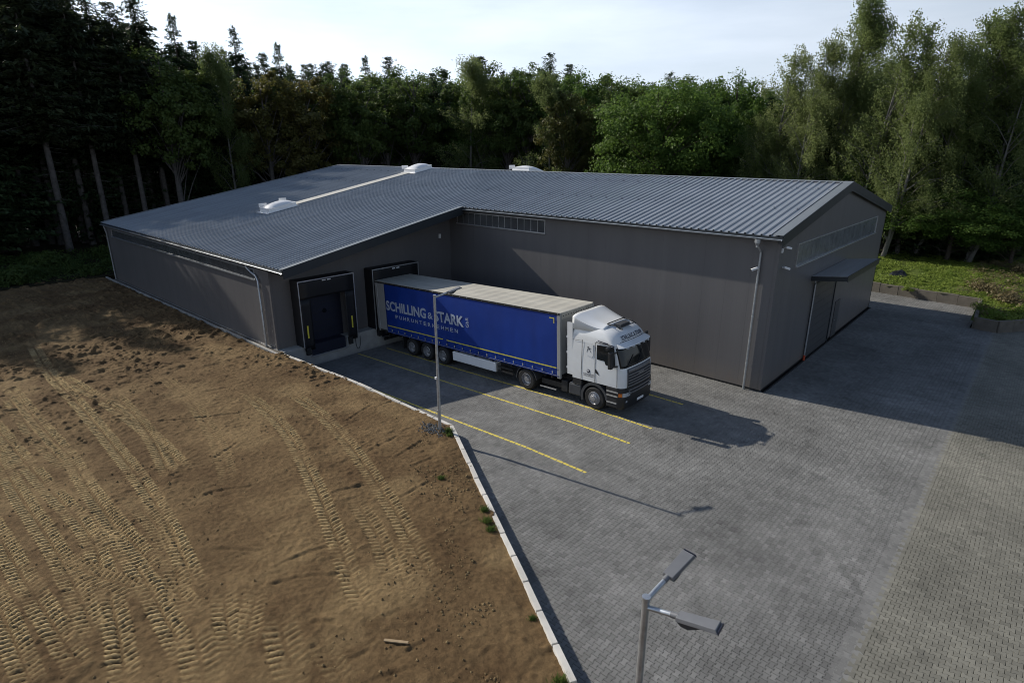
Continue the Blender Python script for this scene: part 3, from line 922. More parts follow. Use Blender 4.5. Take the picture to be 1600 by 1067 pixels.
# plinths
MB().box(WXD - 0.10, -0.33, WYN + 0.02, WYL - 0.05, -1.0, 0.497).obj('plinth', M['concrete'], wh, bevel=0.012)
MB().box(WXL, WXD - 0.12, WYN + 0.03, WYN + 0.3, -1.0, 0.398).obj('plinth', M['concrete'], wh)
MB().box(-0.32, WXG - 0.04, WYL + 0.035, WYL + 0.3, -1.0, 0.10).obj('plinth', M['black'], wh)
MB().box(WXG - 0.3, WXG - 0.035, WYL + 0.31, WYF - 0.04, -1.0, 0.10).obj('plinth', M['black'], wh)
# edging stones along the low wall
MB().box(WXL, WXD, WYN - .035, WYN - .003, 0.40, 0.50).obj('base_flashing', M['alu'], wh)
es = MB().box(-0.49, 0.49, -0.06, 0.06, -0.3, 0.0).mesh('edging_stone'); es.materials.append(M['concrete'])
edge = empty('wall_edging', (-14, -6.3, 0)); tag(edge, kind='structure')
for k in range(29):
    o = link('edging_stone', es, None, edge); o.location = (-14.75 + k, random.uniform(-.012, .012), 0.56 + random.uniform(-.01, .01))
    o.rotation_euler.z = random.uniform(-.01, .01)
# gravel band between edging and wall
me = grid_sheet('gravel_strip', np.linspace(-28.2, -0.5, 30), [-6.24, -6.0, WYN + 0.03], lambda X, Y: X * 0 + 0.47, M['concrete'])
tag(link('gravel_strip', me, M['oldconcrete']), kind='structure')

# --- roof deck and single sheets ---------------------------------------------------------
deck = MB()
def slab(x0, x1, ya, yb, off, th):
    za, zb = roof_z(ya) + off, roof_z(yb) + off
    deck.hexa([(x0, ya, za - th), (x1, ya, za - th), (x1, yb, zb - th), (x0, yb, zb - th), (x0, ya, za), (x1, ya, za), (x1, yb, zb), (x0, yb, zb)])
slab(XL, XV, YN, RY, -0.03, 0.15)
slab(XV, XR, YE, RY, -0.03, 0.15)
slab(XL, XR, RY, YF, -0.03, 0.15)
roof = deck.obj('roof', M['fascia'], wh)

def sheet_mesh(wd, ya, yb, ribs=3):
    pitch = wd / ribs; prof = []
    for k in range(ribs):
        c = pitch * (k + 0.5)
        prof += [(c - pitch / 2, 0.0), (c - 0.052, 0.0), (c - 0.026, 0.060), (c + 0.026, 0.060), (c + 0.052, 0.0)]
        for q in (0.30, 0.40):   # shallow stiffening lines between the ribs
            pass
    prof.append((wd, 0.0))
    V = []
    for y in (ya, yb):
        z = roof_z(y)
        V += [(x, y, z + h) for x, h in prof]
    n = len(prof)
    F = [(k, k + 1, n + k + 1, n + k) for k in range(n - 1)]
    me_ = bpy.data.meshes.new('roof_sheet'); me_.from_pydata(V, [], F); me_.update(); me_.materials.append(M['roof'])
    return me_
NLs, NRs = 27, 18
wl = (XV - XL) / NLs; wr = (XR - XV) / NRs
m_long = sheet_mesh(wl, YN + 0.01, RY - 0.005); m_short = sheet_mesh(wr, YE + 0.01, RY - 0.005); m_far = sheet_mesh(wr, YF - 0.01, RY + 0.005)
for k in range(NLs):
    o = link('roof_sheet', m_long, None, roof); o.location = (XL + wl * k, 0, 0.0)
for k in range(NRs):
    o = link('roof_sheet', m_short, None, roof); o.location = (XV + wr * k, 0, 0.0)
nf = round((XR - XL) / wr)
for k in range(nf):
    o = link('roof_sheet', m_far, None, roof); o.location = (XL + (XR - XL) / nf * k, 0, 0)

def sloped_box(name, x0, x1, ya, yb, z0, z1, mat, parent):
    b = MB()
    za, zb = roof_z(ya), roof_z(yb)
    b.hexa([(x0, ya, za + z0), (x1, ya, za + z0), (x1, yb, zb + z0), (x0, yb, zb + z0), (x0, ya, za + z1), (x1, ya, za + z1), (x1, yb, zb + z1), (x0, yb, zb + z1)])
    return b.obj(name, mat, parent)
# verge flashings (pale on top, dark face below)
sloped_box('verge_flashing', XR - 0.42, XR + 0.012, YE - 0.02, RY, 0.062, 0.074, M['verge'], roof)
sloped_box('verge_flashing', XR - 0.42, XR + 0.012, YF + 0.02, RY, 0.062, 0.074, M['verge'], roof)
sloped_box('verge_flashing', XV - 0.30, XV + 0.012, YN - 0.02, YE - 0.03, 0.062, 0.074, M['verge'], roof)
sloped_box('verge_flashing', XL - 0.012, XL + 0.25, YN - 0.02, RY, 0.062, 0.074, M['verge'], roof)
sloped_box('verge_board', XR + 0.001, XR + 0.03, YE, RY, -0.42, 0.060, M['fascia'], roof)
sloped_box('verge_board', XR + 0.001, XR + 0.03, YF, RY, -0.42, 0.060, M['fascia'], roof)
sloped_box('verge_board', XV + 0.001, XV + 0.03, YN, YE - 0.02, -0.42, 0.060, M['fascia'], roof)
sloped_box('verge_board', XL - 0.03, XL - 0.001, YN, RY, -0.36, 0.060, M['fascia'], roof)
# soffits closing the overhang
sloped_box('soffit', WXG + 0.005, XR - 0.005, YE + 0.03, RY, -0.30, -0.19, M['fascia'], roof)
sloped_box('soffit', WXG + 0.005, XR - 0.005, YF - 0.03, RY, -0.30, -0.19, M['fascia'], roof)
sloped_box('soffit', WXD + 0.005, XV - 0.005, YN + 0.03, YE - 0.04, -0.30, -0.19, M['fascia'], roof)
# ridge cap
MB().hexa([(XL, RY - .2, RZ + .012), (XR, RY - .2, RZ + .012), (XR, RY, RZ + .05), (XL, RY, RZ + .05),
           (XL, RY - .2, RZ + .024), (XR, RY - .2, RZ + .024), (XR, RY, RZ + .064), (XL, RY, RZ + .064)]).hexa(
          [(XL, RY, RZ + .05), (XR, RY, RZ + .05), (XR, RY + .2, RZ + .012), (XL, RY + .2, RZ + .012),
           (XL, RY, RZ + .064), (XR, RY, RZ + .064), (XR, RY + .2, RZ + .024), (XL, RY + .2, RZ + .024)]).obj('ridge_cap', M['verge'], roof)
# eave boards and gutters
def eave(x0, x1, y, gut):
    z = roof_z(y)
    MB().box(x0, x1, y - 0.03, y - 0.002, z - 0.20, z - 0.004).obj('eave_board', M['fascia'], roof)
    g = MB(); n = 8; prof = []
    for k in range(n + 1):
        a = math.pi + math.pi * k / n
        prof.append((y - 0.105 + 0.068 * math.cos(a), z - 0.10 + 0.068 * math.sin(a)))
    inner = [(y - 0.105 + (p[0] - (y - 0.105)) * 0.93, z - 0.10 + (p[1] - (z - 0.10)) * 0.93) for p in reversed(prof)]
    g.prism(prof + inner, 'X', x0, x1).obj('gutter', gut, roof, smooth=True)
eave(XL, XV, YN, M['zinc'])
eave(XV + 0.04, XR, YE, M['zinc'])

def downpipe(pts, r=0.05, shoe=None):
    o = MB().tube(pts, r, 10).obj('downpipe', M['zinc'], wh, smooth=True)
    p, q = Vector(pts[-2]), Vector(pts[-1])
    for t in (0.12, 0.45, 0.8):
        c = p.lerp(q, t)
        MB().tube([c - Vector((0, 0, .02)), c + Vector((0, 0, .02))], r + 0.012, 10).obj('pipe_clip', M['zinc'], o)
    return o
dp = downpipe([(19.28, YE - .11, 6.98), (19.28, YE - .11, 6.82), (19.33, WYL - .09, 6.45), (19.33, WYL - .09, 0.0)])
MB().lathe([(0.13, 0.16), (0.13, 0.0), (0.06, -0.12), (0.055, -0.2)], (19.28, YE - .11, 6.92), 'Z', 12).obj('rain_head', M['zinc'], dp)
dp = downpipe([(-2.95, YN - .11, 4.85), (-2.95, YN - .11, 4.74), (-2.7, WYN - .09, 4.5), (-2.2, WYN - .09, 4.38), (-2.02, WYN - .09, 4.15), (-2.02, WYN - .09, 0.45)], 0.055)
downpipe([(-27.7, YN - .11, 4.85), (-27.7, YN - .11, 4.78), (-27.75, WYN - .09, 4.3), (-27.75, WYN - .09, 0.55)], 0.055)
# short overflow shoe by the corner
MB().bar((-1.9, WYN - .09, 0.55), (-1.45, WYN - .09, 0.55), 0.05, 0.03).obj('pipe_foot', M['zinc'], wh)

# --- light bands -------------------------------------------------------------------------
def band(axis, plane, t0, t1, z0, z1, out, n, sill_mat, mull='alu', gl='glassband'):
    def bx(mb, ta, tb, ka, kb, za, zb):
        lo, hi = sorted((plane + out * ka, plane + out * kb))
        return mb.box(ta, tb, lo, hi, za, zb) if axis == 'X' else mb.box(lo, hi, ta, tb, za, zb)
    f = MB(); fr = 0.045
    bx(f, t0 - fr, t1 + fr, 0.002, 0.05, z1, z1 + fr); bx(f, t0 - fr, t0, 0.002, 0.05, z0, z1 - .001); bx(f, t1, t1 + fr, 0.002, 0.05, z0, z1 - .001)
    root = f.obj('light_band', M['alu'], wh)
    bx(MB(), t0 - fr - .03, t1 + fr + .03, 0.002, 0.10, z0 - 0.06, z0 - .002).obj('sill', sill_mat, root)
    wd = (t1 - t0) / n
    for k in range(n):
        bx(MB(), t0 + wd * k + 0.012, t0 + wd * (k + 1) - 0.012, 0.004, 0.022, z0 + .002, z1 - .002).obj('pane', M[gl], root)
        if k and mull: bx(MB(), t0 + wd * k - 0.011, t0 + wd * k + 0.011, 0.003, 0.034, z0 + .003, z1 - .003).obj('mullion', M[mull], root)
band('X', WYL, -0.15, 7.1, 6.18, 6.86, -1, 14, M['alu'])
band('Y', WXG, 9.25, 24.85, 5.57, 6.57, 1, 22, M['alu'], None, 'glassgrey')
band('X', WYN, -26.6, -2.5, 4.13, 4.64, -1, 38, M['zinc'], None)

# --- dock shelters -----------------------------------------------------------------------
def dock(y0, y1, z1, leveller):
    z0 = 0.50; xo = -0.15; xw = WXD + 0.002
    yc = (y0 + y1) / 2
    s = MB().box(xw, xo, y0, y0 + 0.07, z0, z1).box(xw, xo, y1 - 0.07, y1, z0, z1).box(xw, xo, y0 + .0705, y1 - .0705, z1 - .07, z1)
    root = s.obj('dock_shelter', M['dockblack'], wh)
    # pale edging of the shelter's front
    e = MB().box(xo + .002, xo + .022, y0, y0 + .05, z0, z1).box(xo + .002, xo + .022, y1 - .05, y1, z0, z1).box(xo + .002, xo + .022, y0 + .051, y1 - .051, z1 - .055, z1)
    e.obj('edge_profile', M['alu'], root)
    # fabric flaps, a little baggy
    def flap(ya, yb, za, zb, nm):
        ny, nz = 6, 8; V = []; F = []
        for i in range(ny + 1):
            for j in range(nz + 1):
                u = i / ny; v = j / nz
                V.append((xo - .012 - 0.035 * math.sin(math.pi * u) * (0.6 + 0.4 * math.sin(5 * v + ya)), ya + (yb - ya) * u, za + (zb - za) * v))
        for i in range(ny):
            for j in range(nz):
                a = i * (nz + 1) + j; F.append((a, a + nz + 1, a + nz + 2, a + 1))
        m_ = MB(); m_.add(V, F); o_ = m_.obj(nm, M['dockblack'], root, smooth=True)
        sm = o_.modifiers.new('thick', 'SOLIDIFY'); sm.thickness = 0.006
    flap(y0 + .06, y1 - .06, z1 - 1.0, z1 - .06, 'head_flap')
    flap(y0 + .06, y0 + .66, z0 - .22, z1 - 1.005, 'side_flap')
    flap(y1 - .66, y1 - .06, z0 - .22, z1 - 1.005, 'side_flap')
    for yy in (y0 + .33, y1 - .33):
        MB().box(xo + .001, xo + .006, yy - .045, yy + .045, 0.98, 1.68).obj('guide_stripe', M['yellow'], root)
    # small white maker's plate, lettering too small to read
    pl = MB()
    for k, (a, b) in enumerate(((-.27, -.20), (-.19, -.13), (-.12, -.05), (.04, .10), (.11, .17), (.18, .26))):
        pl.box(xo + .003, xo + .006, yc + a, yc + b, z1 - .165, z1 - .105)
    pl.obj('name_plate', M['white'], root)
    # sectional door behind
    d = MB().box(WXD + .003, WXD + .03, y0 + .5, y1 - .5, 0.5, z1 - .3).obj('dock_door', M['dockdoor'], root)
    for k in range(1, 6):
        MB().box(WXD + .031, WXD + .038, y0 + .52, y1 - .52, 0.5 + .52 * k, 0.515 + .52 * k).obj('door_joint', M['black'], d)
    MB().lathe([(0.0, 0.03), (0.12, 0.03), (0.14, 0.0)], (WXD + .03, yc + .15, 2.1), 'X', 14).obj('door_window', M['glass'], d)
    MB().box(WXD + .04, -.285, y0 + .52, y1 - .78, 0.499, 0.525).obj('leveller_plate', M['dockdoor'], root)
    # pit front, buffers and sill
    MB().box(-.328, -.29, y0 + .52, y1 - .78, -0.10, 0.497).obj('leveller_front', M['dockdoor'], root)
    MB().box(-.328, -.24, y0 + .45, y1 - .72, -0.16, -0.105).obj('pit_sill', M['alu'], root)
    for yy in (y0 + .28, y1 - .50):
        MB().box(-.326, -.12, yy - .12, yy + .12, 0.02, 0.43).obj('buffer', M['rubber'], root, bevel=0.02)
    if leveller:
        MB().box(-.28, -.22, y1 - .74, y1 - .66, -0.10, 0.48).obj('guide_post', M['alu'], root)
        pts = []
        for k in range(15):
            a = math.pi * k / 14
            pts.append((-.24, y1 + 0.0 - 0.16 * math.cos(a), 0.10 - 0.50 * math.sin(a)))
        MB().tube([(-.24, y1 - .16, .35)] + pts + [(-.24, y1 + .16, .35)], 0.018, 6).obj('hose_loop', M['darkgrey'], root, smooth=True)
dock(-4.82, -1.38, 4.14, True)
dock(-0.14, 3.30, 4.10, False)
q = px_at_x(687, 369, WXD + .05)
MB().box(WXD + .002, WXD + .10, q[1] - .07, q[1] + .07, q[2] - .14, q[2] + .14).obj('wall_light', M['white'], wh, bevel=0.015)

# --- gable door, side door, canopy -------------------------------------------------------
dr = MB().box(WXG + .003, WXG + .03, 13.0, 17.0, 0.0, 4.02).obj('rolling_door', M['doorgrey'], wh)
for k in range(9):
    MB().box(WXG + .031, WXG + .037, 13.05, 16.95, 0.42 + .42 * k, 0.43 + .42 * k).obj('slat_joint', M['black'], dr)
MB().box(WXG + .003, WXG + .07, 12.87, 12.99, 0.0, 4.13).box(WXG + .003, WXG + .07, 17.01, 17.13, 0.0, 4.13).box(WXG + .003, WXG + .068, 12.995, 17.005, 4.025, 4.13).obj('door_frame', M['fascia'], dr)
sdr = MB().box(WXG + .003, WXG + .035, 17.85, 18.85, 0.02, 2.25).obj('side_door', M['doorgrey'], wh)
MB().bar((WXG + .06, 17.98, 1.08), (WXG + .06, 18.12, 1.08), .02, .02).obj('door_handle', M['alu'], sdr)
cb = MB()
cy0, cy1, cx1 = 12.15, 18.8, 21.72
cb.hexa([(WXG + .01, cy0, 4.40), (cx1, cy0, 4.60), (cx1, cy1, 4.60), (WXG + .01, cy1, 4.40), (WXG + .01, cy0, 4.62), (cx1, cy0, 4.82), (cx1, cy1, 4.82), (WXG + .01, cy1, 4.62)])
canopy = cb.obj('canopy', M['fascia'], wh)
ns = 18
for k in range(ns):
    a = cy0 + .02 + (cy1 - cy0 - .04) / ns * k
    sm_ = MB(); b_ = a + (cy1 - cy0 - .04) / ns - .03
    sm_.hexa([(WXG + .02, a, 4.624), (cx1 - .03, a, 4.824), (cx1 - .03, b_, 4.824), (WXG + .02, b_, 4.624), (WXG + .02, a, 4.645), (cx1 - .03, a, 4.845), (cx1 - .03, b_, 4.845), (WXG + .02, b_, 4.645)])
    sm_.obj('canopy_sheet', M['roof'], canopy)
MB().box(cx1 + .001, cx1 + .02, cy0, cy1, 4.56, 4.86).obj('canopy_edge', M['fascia'], canopy)
dp = MB().tube([(WXG + .12, 12.55, 4.38), (WXG + .12, 12.55, 4.3), (WXG + .11, 12.72, 4.15), (WXG + .11, 12.72, 0.02)], 0.042, 9).obj('downpipe', M['zinc'], wh, smooth=True)
MB().tube([(WXG + .11, 12.72, 0.0), (WXG + .11, 12.72, 0.30)], 0.058, 9).obj('pipe_base', M['red'], dp)

# --- security cameras --------------------------------------------------------------------
def seccam(p, d, arm):
    p = Vector(p); d = Vector(d).normalized()
    r = MB().tube([p, p + Vector(arm)], 0.03, 8).obj('security_camera', M['white'], wh)
    a = p + Vector(arm)
    MB().bar(a - d * .10, a + d * .22, .10, .10).obj('camera_body', M['white'], r, bevel=0.02)
    MB().bar(a + d * .221, a + d * .235, .07, .07).obj('camera_lens', M['black'], r)
seccam((WXG, 7.25, 6.66), (.5, 1, -.25), (.16, 0, .03)); seccam((WXG, 7.4, 5.78), (.6, .9, -.35), (.16, 0, 0))
seccam((19.25, WYL - .0, 5.75), (-.7, -.7, -.35), (0, -.22, 0)); MB().box(WXG + .002, WXG + .06, 6.98, 7.08, 6.48, 6.66).obj('junction_box', M['white'], wh)

# --- rooflights and the pale strip ---------------------------------------------------------
def skylight(x0, x1, ya, yb, deflectors):
    h = 0.30
    def zz(y): return roof_z(y)
    f = MB().hexa([(x0 - .18, ya - .2, zz(ya - .2) + .062), (x1 + .1, ya - .2, zz(ya - .2) + .062), (x1 + .1, yb + .1, zz(yb + .1) + .062), (x0 - .18, yb + .1, zz(yb + .1) + .062),
                   (x0 - .18, ya - .2, zz(ya - .2) + .085), (x1 + .1, ya - .2, zz(ya - .2) + .085), (x1 + .1, yb + .1, zz(yb + .1) + .085), (x0 - .18, yb + .1, zz(yb + .1) + .085)])
    root = f.obj('skylight', M['skylight'], wh)
    MB().hexa([(x0, ya, zz(ya) + .085), (x1, ya, zz(ya) + .085), (x1, yb, zz(yb) + .085), (x0, yb, zz(yb) + .085),
               (x0 + .05, ya + .05, zz(ya) + h), (x1 - .05, ya + .05, zz(ya) + h), (x1 - .05, yb - .05, zz(yb) + h), (x0 + .05, yb - .05, zz(yb) + h)]).obj('skylight_kerb', M['skylight'], root)
    MB().hexa([(x0 + .02, ya + .02, zz(ya) + h + .004), (x1 - .02, ya + .02, zz(ya) + h + .004), (x1 - .02, yb - .02, zz(yb) + h + .004), (x0 + .02, yb - .02, zz(yb) + h + .004),
               (x0 + .02, ya + .02, zz(ya) + h + .06), (x1 - .02, ya + .02, zz(ya) + h + .06), (x1 - .02, yb - .02, zz(yb) + h + .06), (x0 + .02, yb - .02, zz(yb) + h + .06)]).obj('skylight_frame', M['skylight'], root)
    V = []; F = []; n = 10
    for i in range(n + 1):
        for j in range(n + 1):
            u = i / n; v = j / n
            y = ya + .08 + (yb - ya - .16) * v; x = x0 + .08 + (x1 - x0 - .16) * u
            b = (math.sin(math.pi * u) * math.sin(math.pi * v)) ** 0.55 if 0 < u < 1 and 0 < v < 1 else 0
            V.append((x, y, zz(y) + h + .062 + .26 * b))
    for i in range(n):
        for j in range(n):
            a = i * (n + 1) + j; F.append((a, a + n + 1, a + n + 2, a + 1))
    MB().add(V, F).obj('dome', M['skylight'], root, smooth=True)
    for (xa, xb, y1_, y2_) in deflectors:
        z = zz((y1_ + y2_) / 2)
        MB().bar((xa, y1_, z + .42), (xb, y2_, z + .42), .02, .30).obj('wind_deflector', M['skylight'], root)
        MB().bar((xa, y1_, z + .085), (xa, y1_, z + .28), .03, .03).bar((xb, y2_, z + .085), (xb, y2_, z + .28), .03, .03).obj('deflector_stay', M['alu'], root)
skylight(-15.0, -13.55, 0.75, 2.95, [(-15.35, -15.35, .9, 1.5), (-15.35, -15.35, 2.5, 3.1)])
skylight(-15.0, -13.45, 14.2, 16.2, [(-15.35, -15.35, 14.3, 15.0)])
skylight(-4.6, -2.8, 16.95, 19.2, [(-4.95, -4.95, 17.0, 17.7)])
for k in range(5):
    ya = 3.10 + k * 2.2; yb = ya + 2.19
    sloped_box('roof_walkway', -14.95, -14.0, ya, yb, 0.064, 0.10, M['strip'], roof)

# ================================================================== LORRY
TH = math.atan(0.0387)
def truck_root(name, label, cat):
    o = empty(name, (0, 0, -0.596), label, cat); o.rotation_euler = (0, -TH, 0); return o
YC = 1.275

def wheel(parent, x, side, dual=False, front=False, r=0.52):
    """side -1 near (towards -Y), +1 far."""
    wd = 0.36 if not dual else 0.60
    y_out = YC + side * 1.255
    c = (x, y_out, r)
    s = -side                                    # inward direction
    def L_(prof): return [(a, s * b) for a, b in prof]
    w_ = MB().lathe(L_([(0.30, wd), (r - .06, wd), (r - .01, wd - .05), (r, wd - .09), (r, .09), (r - .012, .045), (r - .06, 0.0), (0.315, 0.0), (0.30, .03), (0.30, wd)]), c, 'Y', 36)
    o = w_.obj('wheel', M['rubber'], parent, smooth=True)
    if front:
        prof = [(0.30, .01), (0.285, 0.0), (0.27, .03), (0.235, .055), (0.20, .03), (0.19, -.02), (0.12, -.05), (0.11, -.085), (0.0, -.09)]
    else:
        prof = [(0.30, .01), (0.285, 0.0), (0.275, .06), (0.25, .13), (0.16, .16), (0.13, .06), (0.11, .02), (0.0, .015)]
    MB().lathe(L_(prof), c, 'Y', 30).obj('rim', M['rim'], o, smooth=True)
    nb = MB()
    for k in range(10):
        a = 2 * math.pi * k / 10
        px_, pz_ = x + .165 * math.cos(a), r + .165 * math.sin(a)
        y0 = y_out + s * (-.045 if front else .15); y1 = y_out + s * (-.005 if front else .17)
        nb.tube([(px_, y0, pz_), (px_, y1, pz_)], .016, 6)
    nb.obj('wheel_nuts', M['darkgrey'], o)
    return o

# ---- semi-trailer --------------------------------------------------------------------------
tr = truck_root('semi_trailer', 'long blue curtain-sided trailer with cream roof backed into the loading dock', 'trailer')
X0, X1, ZT, ZC = 0.05, 13.60, 4.05, 1.18
# floor and chassis
MB().box(X0, X1, 0.03, 2.52, 1.06, 1.17).obj('floor', M['chassis'], tr)
ch = MB().box(0.3, 13.3, 0.62, 0.76, 0.82, 1.055).box(0.3, 13.3, 1.79, 1.93, 0.82, 1.055)
for k in range(11): ch.box(0.5 + k * 1.25, 0.58 + k * 1.25, 0.10, 2.45, 0.90, 1.05)
ch.obj('chassis', M['chassis'], tr)
for ax in (2.98, 4.29, 5.60):
    MB().tube([(ax, 0.2, .52), (ax, 2.35, .52)], 0.07, 10).obj('axle', M['chassis'], tr)
    for sd_ in (-1, 1): wheel(tr, ax, sd_)
MB().box(2.2, 2.24, 0.05, 0.45, 0.30, 1.05).box(2.2, 2.24, 2.1, 2.5, 0.30, 1.05).obj('mud_flap', M['rubber'], tr)
MB().box(0.25, 0.36, 0.1, 2.45, 0.45, 0.60).box(.25, .33, .5, .6, .6, 1.05).box(.25, .33, 1.95, 2.05, .6, 1.05).obj('underrun_bar', M['chassis'], tr)
for yy in (0.75, 1.68): MB().box(11.0, 11.12, yy, yy + .12, 0.40, 1.05).obj('landing_leg', M['chassis'], tr)
# white pallet locker under the load bed
lk = MB().box(6.42, 9.56, 0.02, 0.42, 0.45, 0.94).obj('pallet_box', M['white'], tr, bevel=0.03)
MB().box(9.565, 9.59, 0.06, .38, 0.50, 0.88).obj('box_end', M['trailergrey'], lk)
MB().box(9.70, 10.7, .06, .10, 0.52, 0.60).box(9.7, 10.7, .06, .10, .74, .82).obj('side_guard', M['chassis'], tr)
# side curtains with a slight bulge between the posts
def curtain(y, sgn):
    nx, nz = 104, 12; V = []; F = []
    xa, xb = 0.86, X1 - 0.06
    for i in range(nx + 1):
        x = xa + (xb - xa) * i / nx
        for j in range(nz + 1):
            v = j / nz
            bul = 0.022 * abs(math.sin(math.pi * (x - xa) / (xb - xa) * 5)) ** 0.7 * math.sin(math.pi * min(1, v * 1.02)) + 0.004 * math.sin(x * 9.1) * (1 - v)
            wav = 0.010 * math.sin(x * 11.0) * max(0, 1 - v * 5)
            V.append((x, y + sgn * (bul + wav), ZC - 0.02 + (ZT - 0.11 - ZC) * v))
    for i in range(nx):
        for j in range(nz):
            a = i * (nz + 1) + j; F.append((a, a + nz + 1, a + nz + 2, a + 1))
    return MB().add(V, F).obj('curtain', M['blue'], tr, smooth=True)
cn = curtain(0.0, -1); cf = curtain(2.55, 1)
yq = -0.034
def side_map(x0, z0):
    return lambda u, v: (x0 + u, yq, z0 + v)
place_text('SCHILLING', 'lettering', M['print'], cn, side_map(0.98, 2.42), 3.54, 0.58, bold=0.034)
place_text('&', 'lettering', M['print'], cn, side_map(4.66, 2.46), 0.42, 0.37, bold=0.012)
place_text('STARK', 'lettering', M['print'], cn, side_map(5.22, 2.42), 2.25, 0.58, bold=0.034)
# spaced small capitals
word = 'FUHRUNTERNEHMEN'
for k, ch_ in enumerate(word):
    place_text(ch_, 'lettering', M['print'], cn, side_map(1.78 + k * 0.356, 2.03), 0.235, 0.21, bold=0.016)
place_text('GbR', 'lettering', M['print'], cn, lambda u, v: (7.83 - v, yq, 2.45 + u), 0.54, 0.21, bold=0.008)
for a, b in ((0.98, 5.79), (6.08, 13.42)):
    MB().box(a, b, yq - .004, yq - .001, 1.475, 1.525).obj('yellow_stripe', M['yellow'], cn)
MB().box(13.05, 13.32, yq - .004, yq - .001, 3.76, 3.80).box(13.28, 13.32, yq - .004, yq - .001, 3.55, 3.7595).obj('corner_mark', M['yellow'], cn)
for k in range(21):
    x = 1.35 + k * 0.592
    sp = MB().box(x - .022, x + .022, -.03, -.024, 1.12, 1.46).obj('strap', M['blue'], cn)
    MB().box(x - .03, x + .03, -.044, -.031, 1.20, 1.31).obj('buckle', M['trailergrey'], sp)
MB().box(0.9, X1 - .05, -0.022, 0.03, 1.085, 1.155).obj('side_rail', M['blue'], tr)
MB().box(0.9, X1 - .05, -0.034, -0.024, 1.13, 1.142).obj('hem_tube', M['trailergrey'], tr)
MB().box(0.9, X1 - .05, 2.52, 2.572, 1.085, 1.155).obj('side_rail', M['blue'], tr)
# roof tarpaulin: cross bows show through
nx = 132; V = []; F = []; ys_ = np.linspace(-0.01, 2.56, 9)
for i in range(nx + 1):
    x = X0 + (X1 + .02 - X0) * i / nx
    for j, y in enumerate(ys_):
        sag = -0.028 * (abs(math.sin(math.pi * x / 0.66)) ** 0.8) * (1 - ((y - YC) / 1.3) ** 4)
        V.append((x, y, ZT + sag + 0.012 * (1 - ((y - YC) / 1.28) ** 2)))
for i in range(nx):
    for j in range(8):
        a = i * 9 + j; F.append((a, a + 9, a + 10, a + 1))
rf = MB().add(V, F).obj('roof_tarpaulin', M['tarproof'], tr, smooth=True)
MB().box(X0, X1, -0.028, 0.02, ZT - .10, ZT - .012).obj('roof_rail', M['chassis'], tr)
MB().box(X0, X1, 2.53, 2.578, ZT - .10, ZT - .012).obj('roof_rail', M['chassis'], tr)
MB().box(X0, X1 - .02, -0.024, 0.012, ZT - .011, ZT + .006).box(X0, X1 - .02, 2.538, 2.574, ZT - .011, ZT + .006).obj('roof_seam', M['tarproof'], rf)
for k in range(26):
    MB().tube([(.5 + k * .52, -.033, ZT - .055), (.5 + k * .52, -.026, ZT - .055)], .02, 6).obj('roof_roller', M['trailergrey'], rf)
# headboard
hb = MB().box(X1 - .05, X1, 0.01, 2.54, 1.06, ZT - .012).obj('headboard', M['trailergrey'], tr)
MB().box(X1 - .16, X1 + .035, -.015, .10, 1.0, ZT - .02).obj('corner_post', M['trailergrey'], hb, bevel=0.02)
MB().box(X1 - .16, X1 + .035, 2.45, 2.565, 1.0, ZT - .02).obj('corner_post', M['trailergrey'], hb, bevel=0.02)
MB().box(X1 + .001, X1 + .03, .105, 2.445, ZT - .30, ZT - .015).obj('head_band', M['tarproof'], hb)
for k in range(12):
    y = .22 + k * .192
    MB().lathe([(0, .012), (.026, .01), (.03, 0)], (X1 + .03, y, ZT - .16), 'X', 8).obj('eyelet', M['black'], hb)
# rear frame and the doors swung back along the sides
MB().box(X0, X0 + .12, 0.0, 0.14, 1.06, ZT - .02).box(X0, X0 + .12, 2.41, 2.55, 1.06, ZT - .02).box(X0, X0 + .12, .141, 2.409, ZT - .2, ZT - .02).obj('rear_frame', M['trailergrey'], tr)
for yy in (-0.065, 2.60):
    d_ = MB().box(0.10, 0.93, yy - .012, yy + .018, 1.22, ZT - .10).obj('rear_door', M['limewood'], tr)
    MB().tube([(.32, yy - .03 if yy < 1 else yy + .03, 1.3), (.32, yy - .03 if yy < 1 else yy + .03, ZT - .2)], .018, 6).obj('lock_rod', M['zinc'], d_)

# ---- tractor -------------------------------------------------------------------------------
tk = truck_root('lorry_tractor', 'white high-roofed lorry cab coupled to the blue trailer', 'truck')
LV = [(1.24, 16.90, 1.235, .30), (1.6, 16.91, 1.24, .30), (1.95, 16.89, 1.24, .31), (2.08, 16.86, 1.24, .32), (2.5, 16.76, 1.235, .34), (2.95, 16.62, 1.225, .36),
      (3.12, 16.55, 1.21, .40), (3.30, 16.45, 1.18, .44), (3.46, 16.28, 1.13, .48), (3.58, 16.02, 1.05, .52), (3.66, 15.72, 0.94, .52), (3.70, 15.30, 0.78, .5)]
LZ = np.array(LV)
XB = 14.26
def lv(z): return [float(np.interp(z, LZ[:, 0], LZ[:, k])) for k in (1, 2, 3)]
def front_pt(y, z, off=0.0):
    xf, hw, r = lv(z)
    return (xf - 0.05 * ((y - YC) / hw) ** 2 + off, y, z)
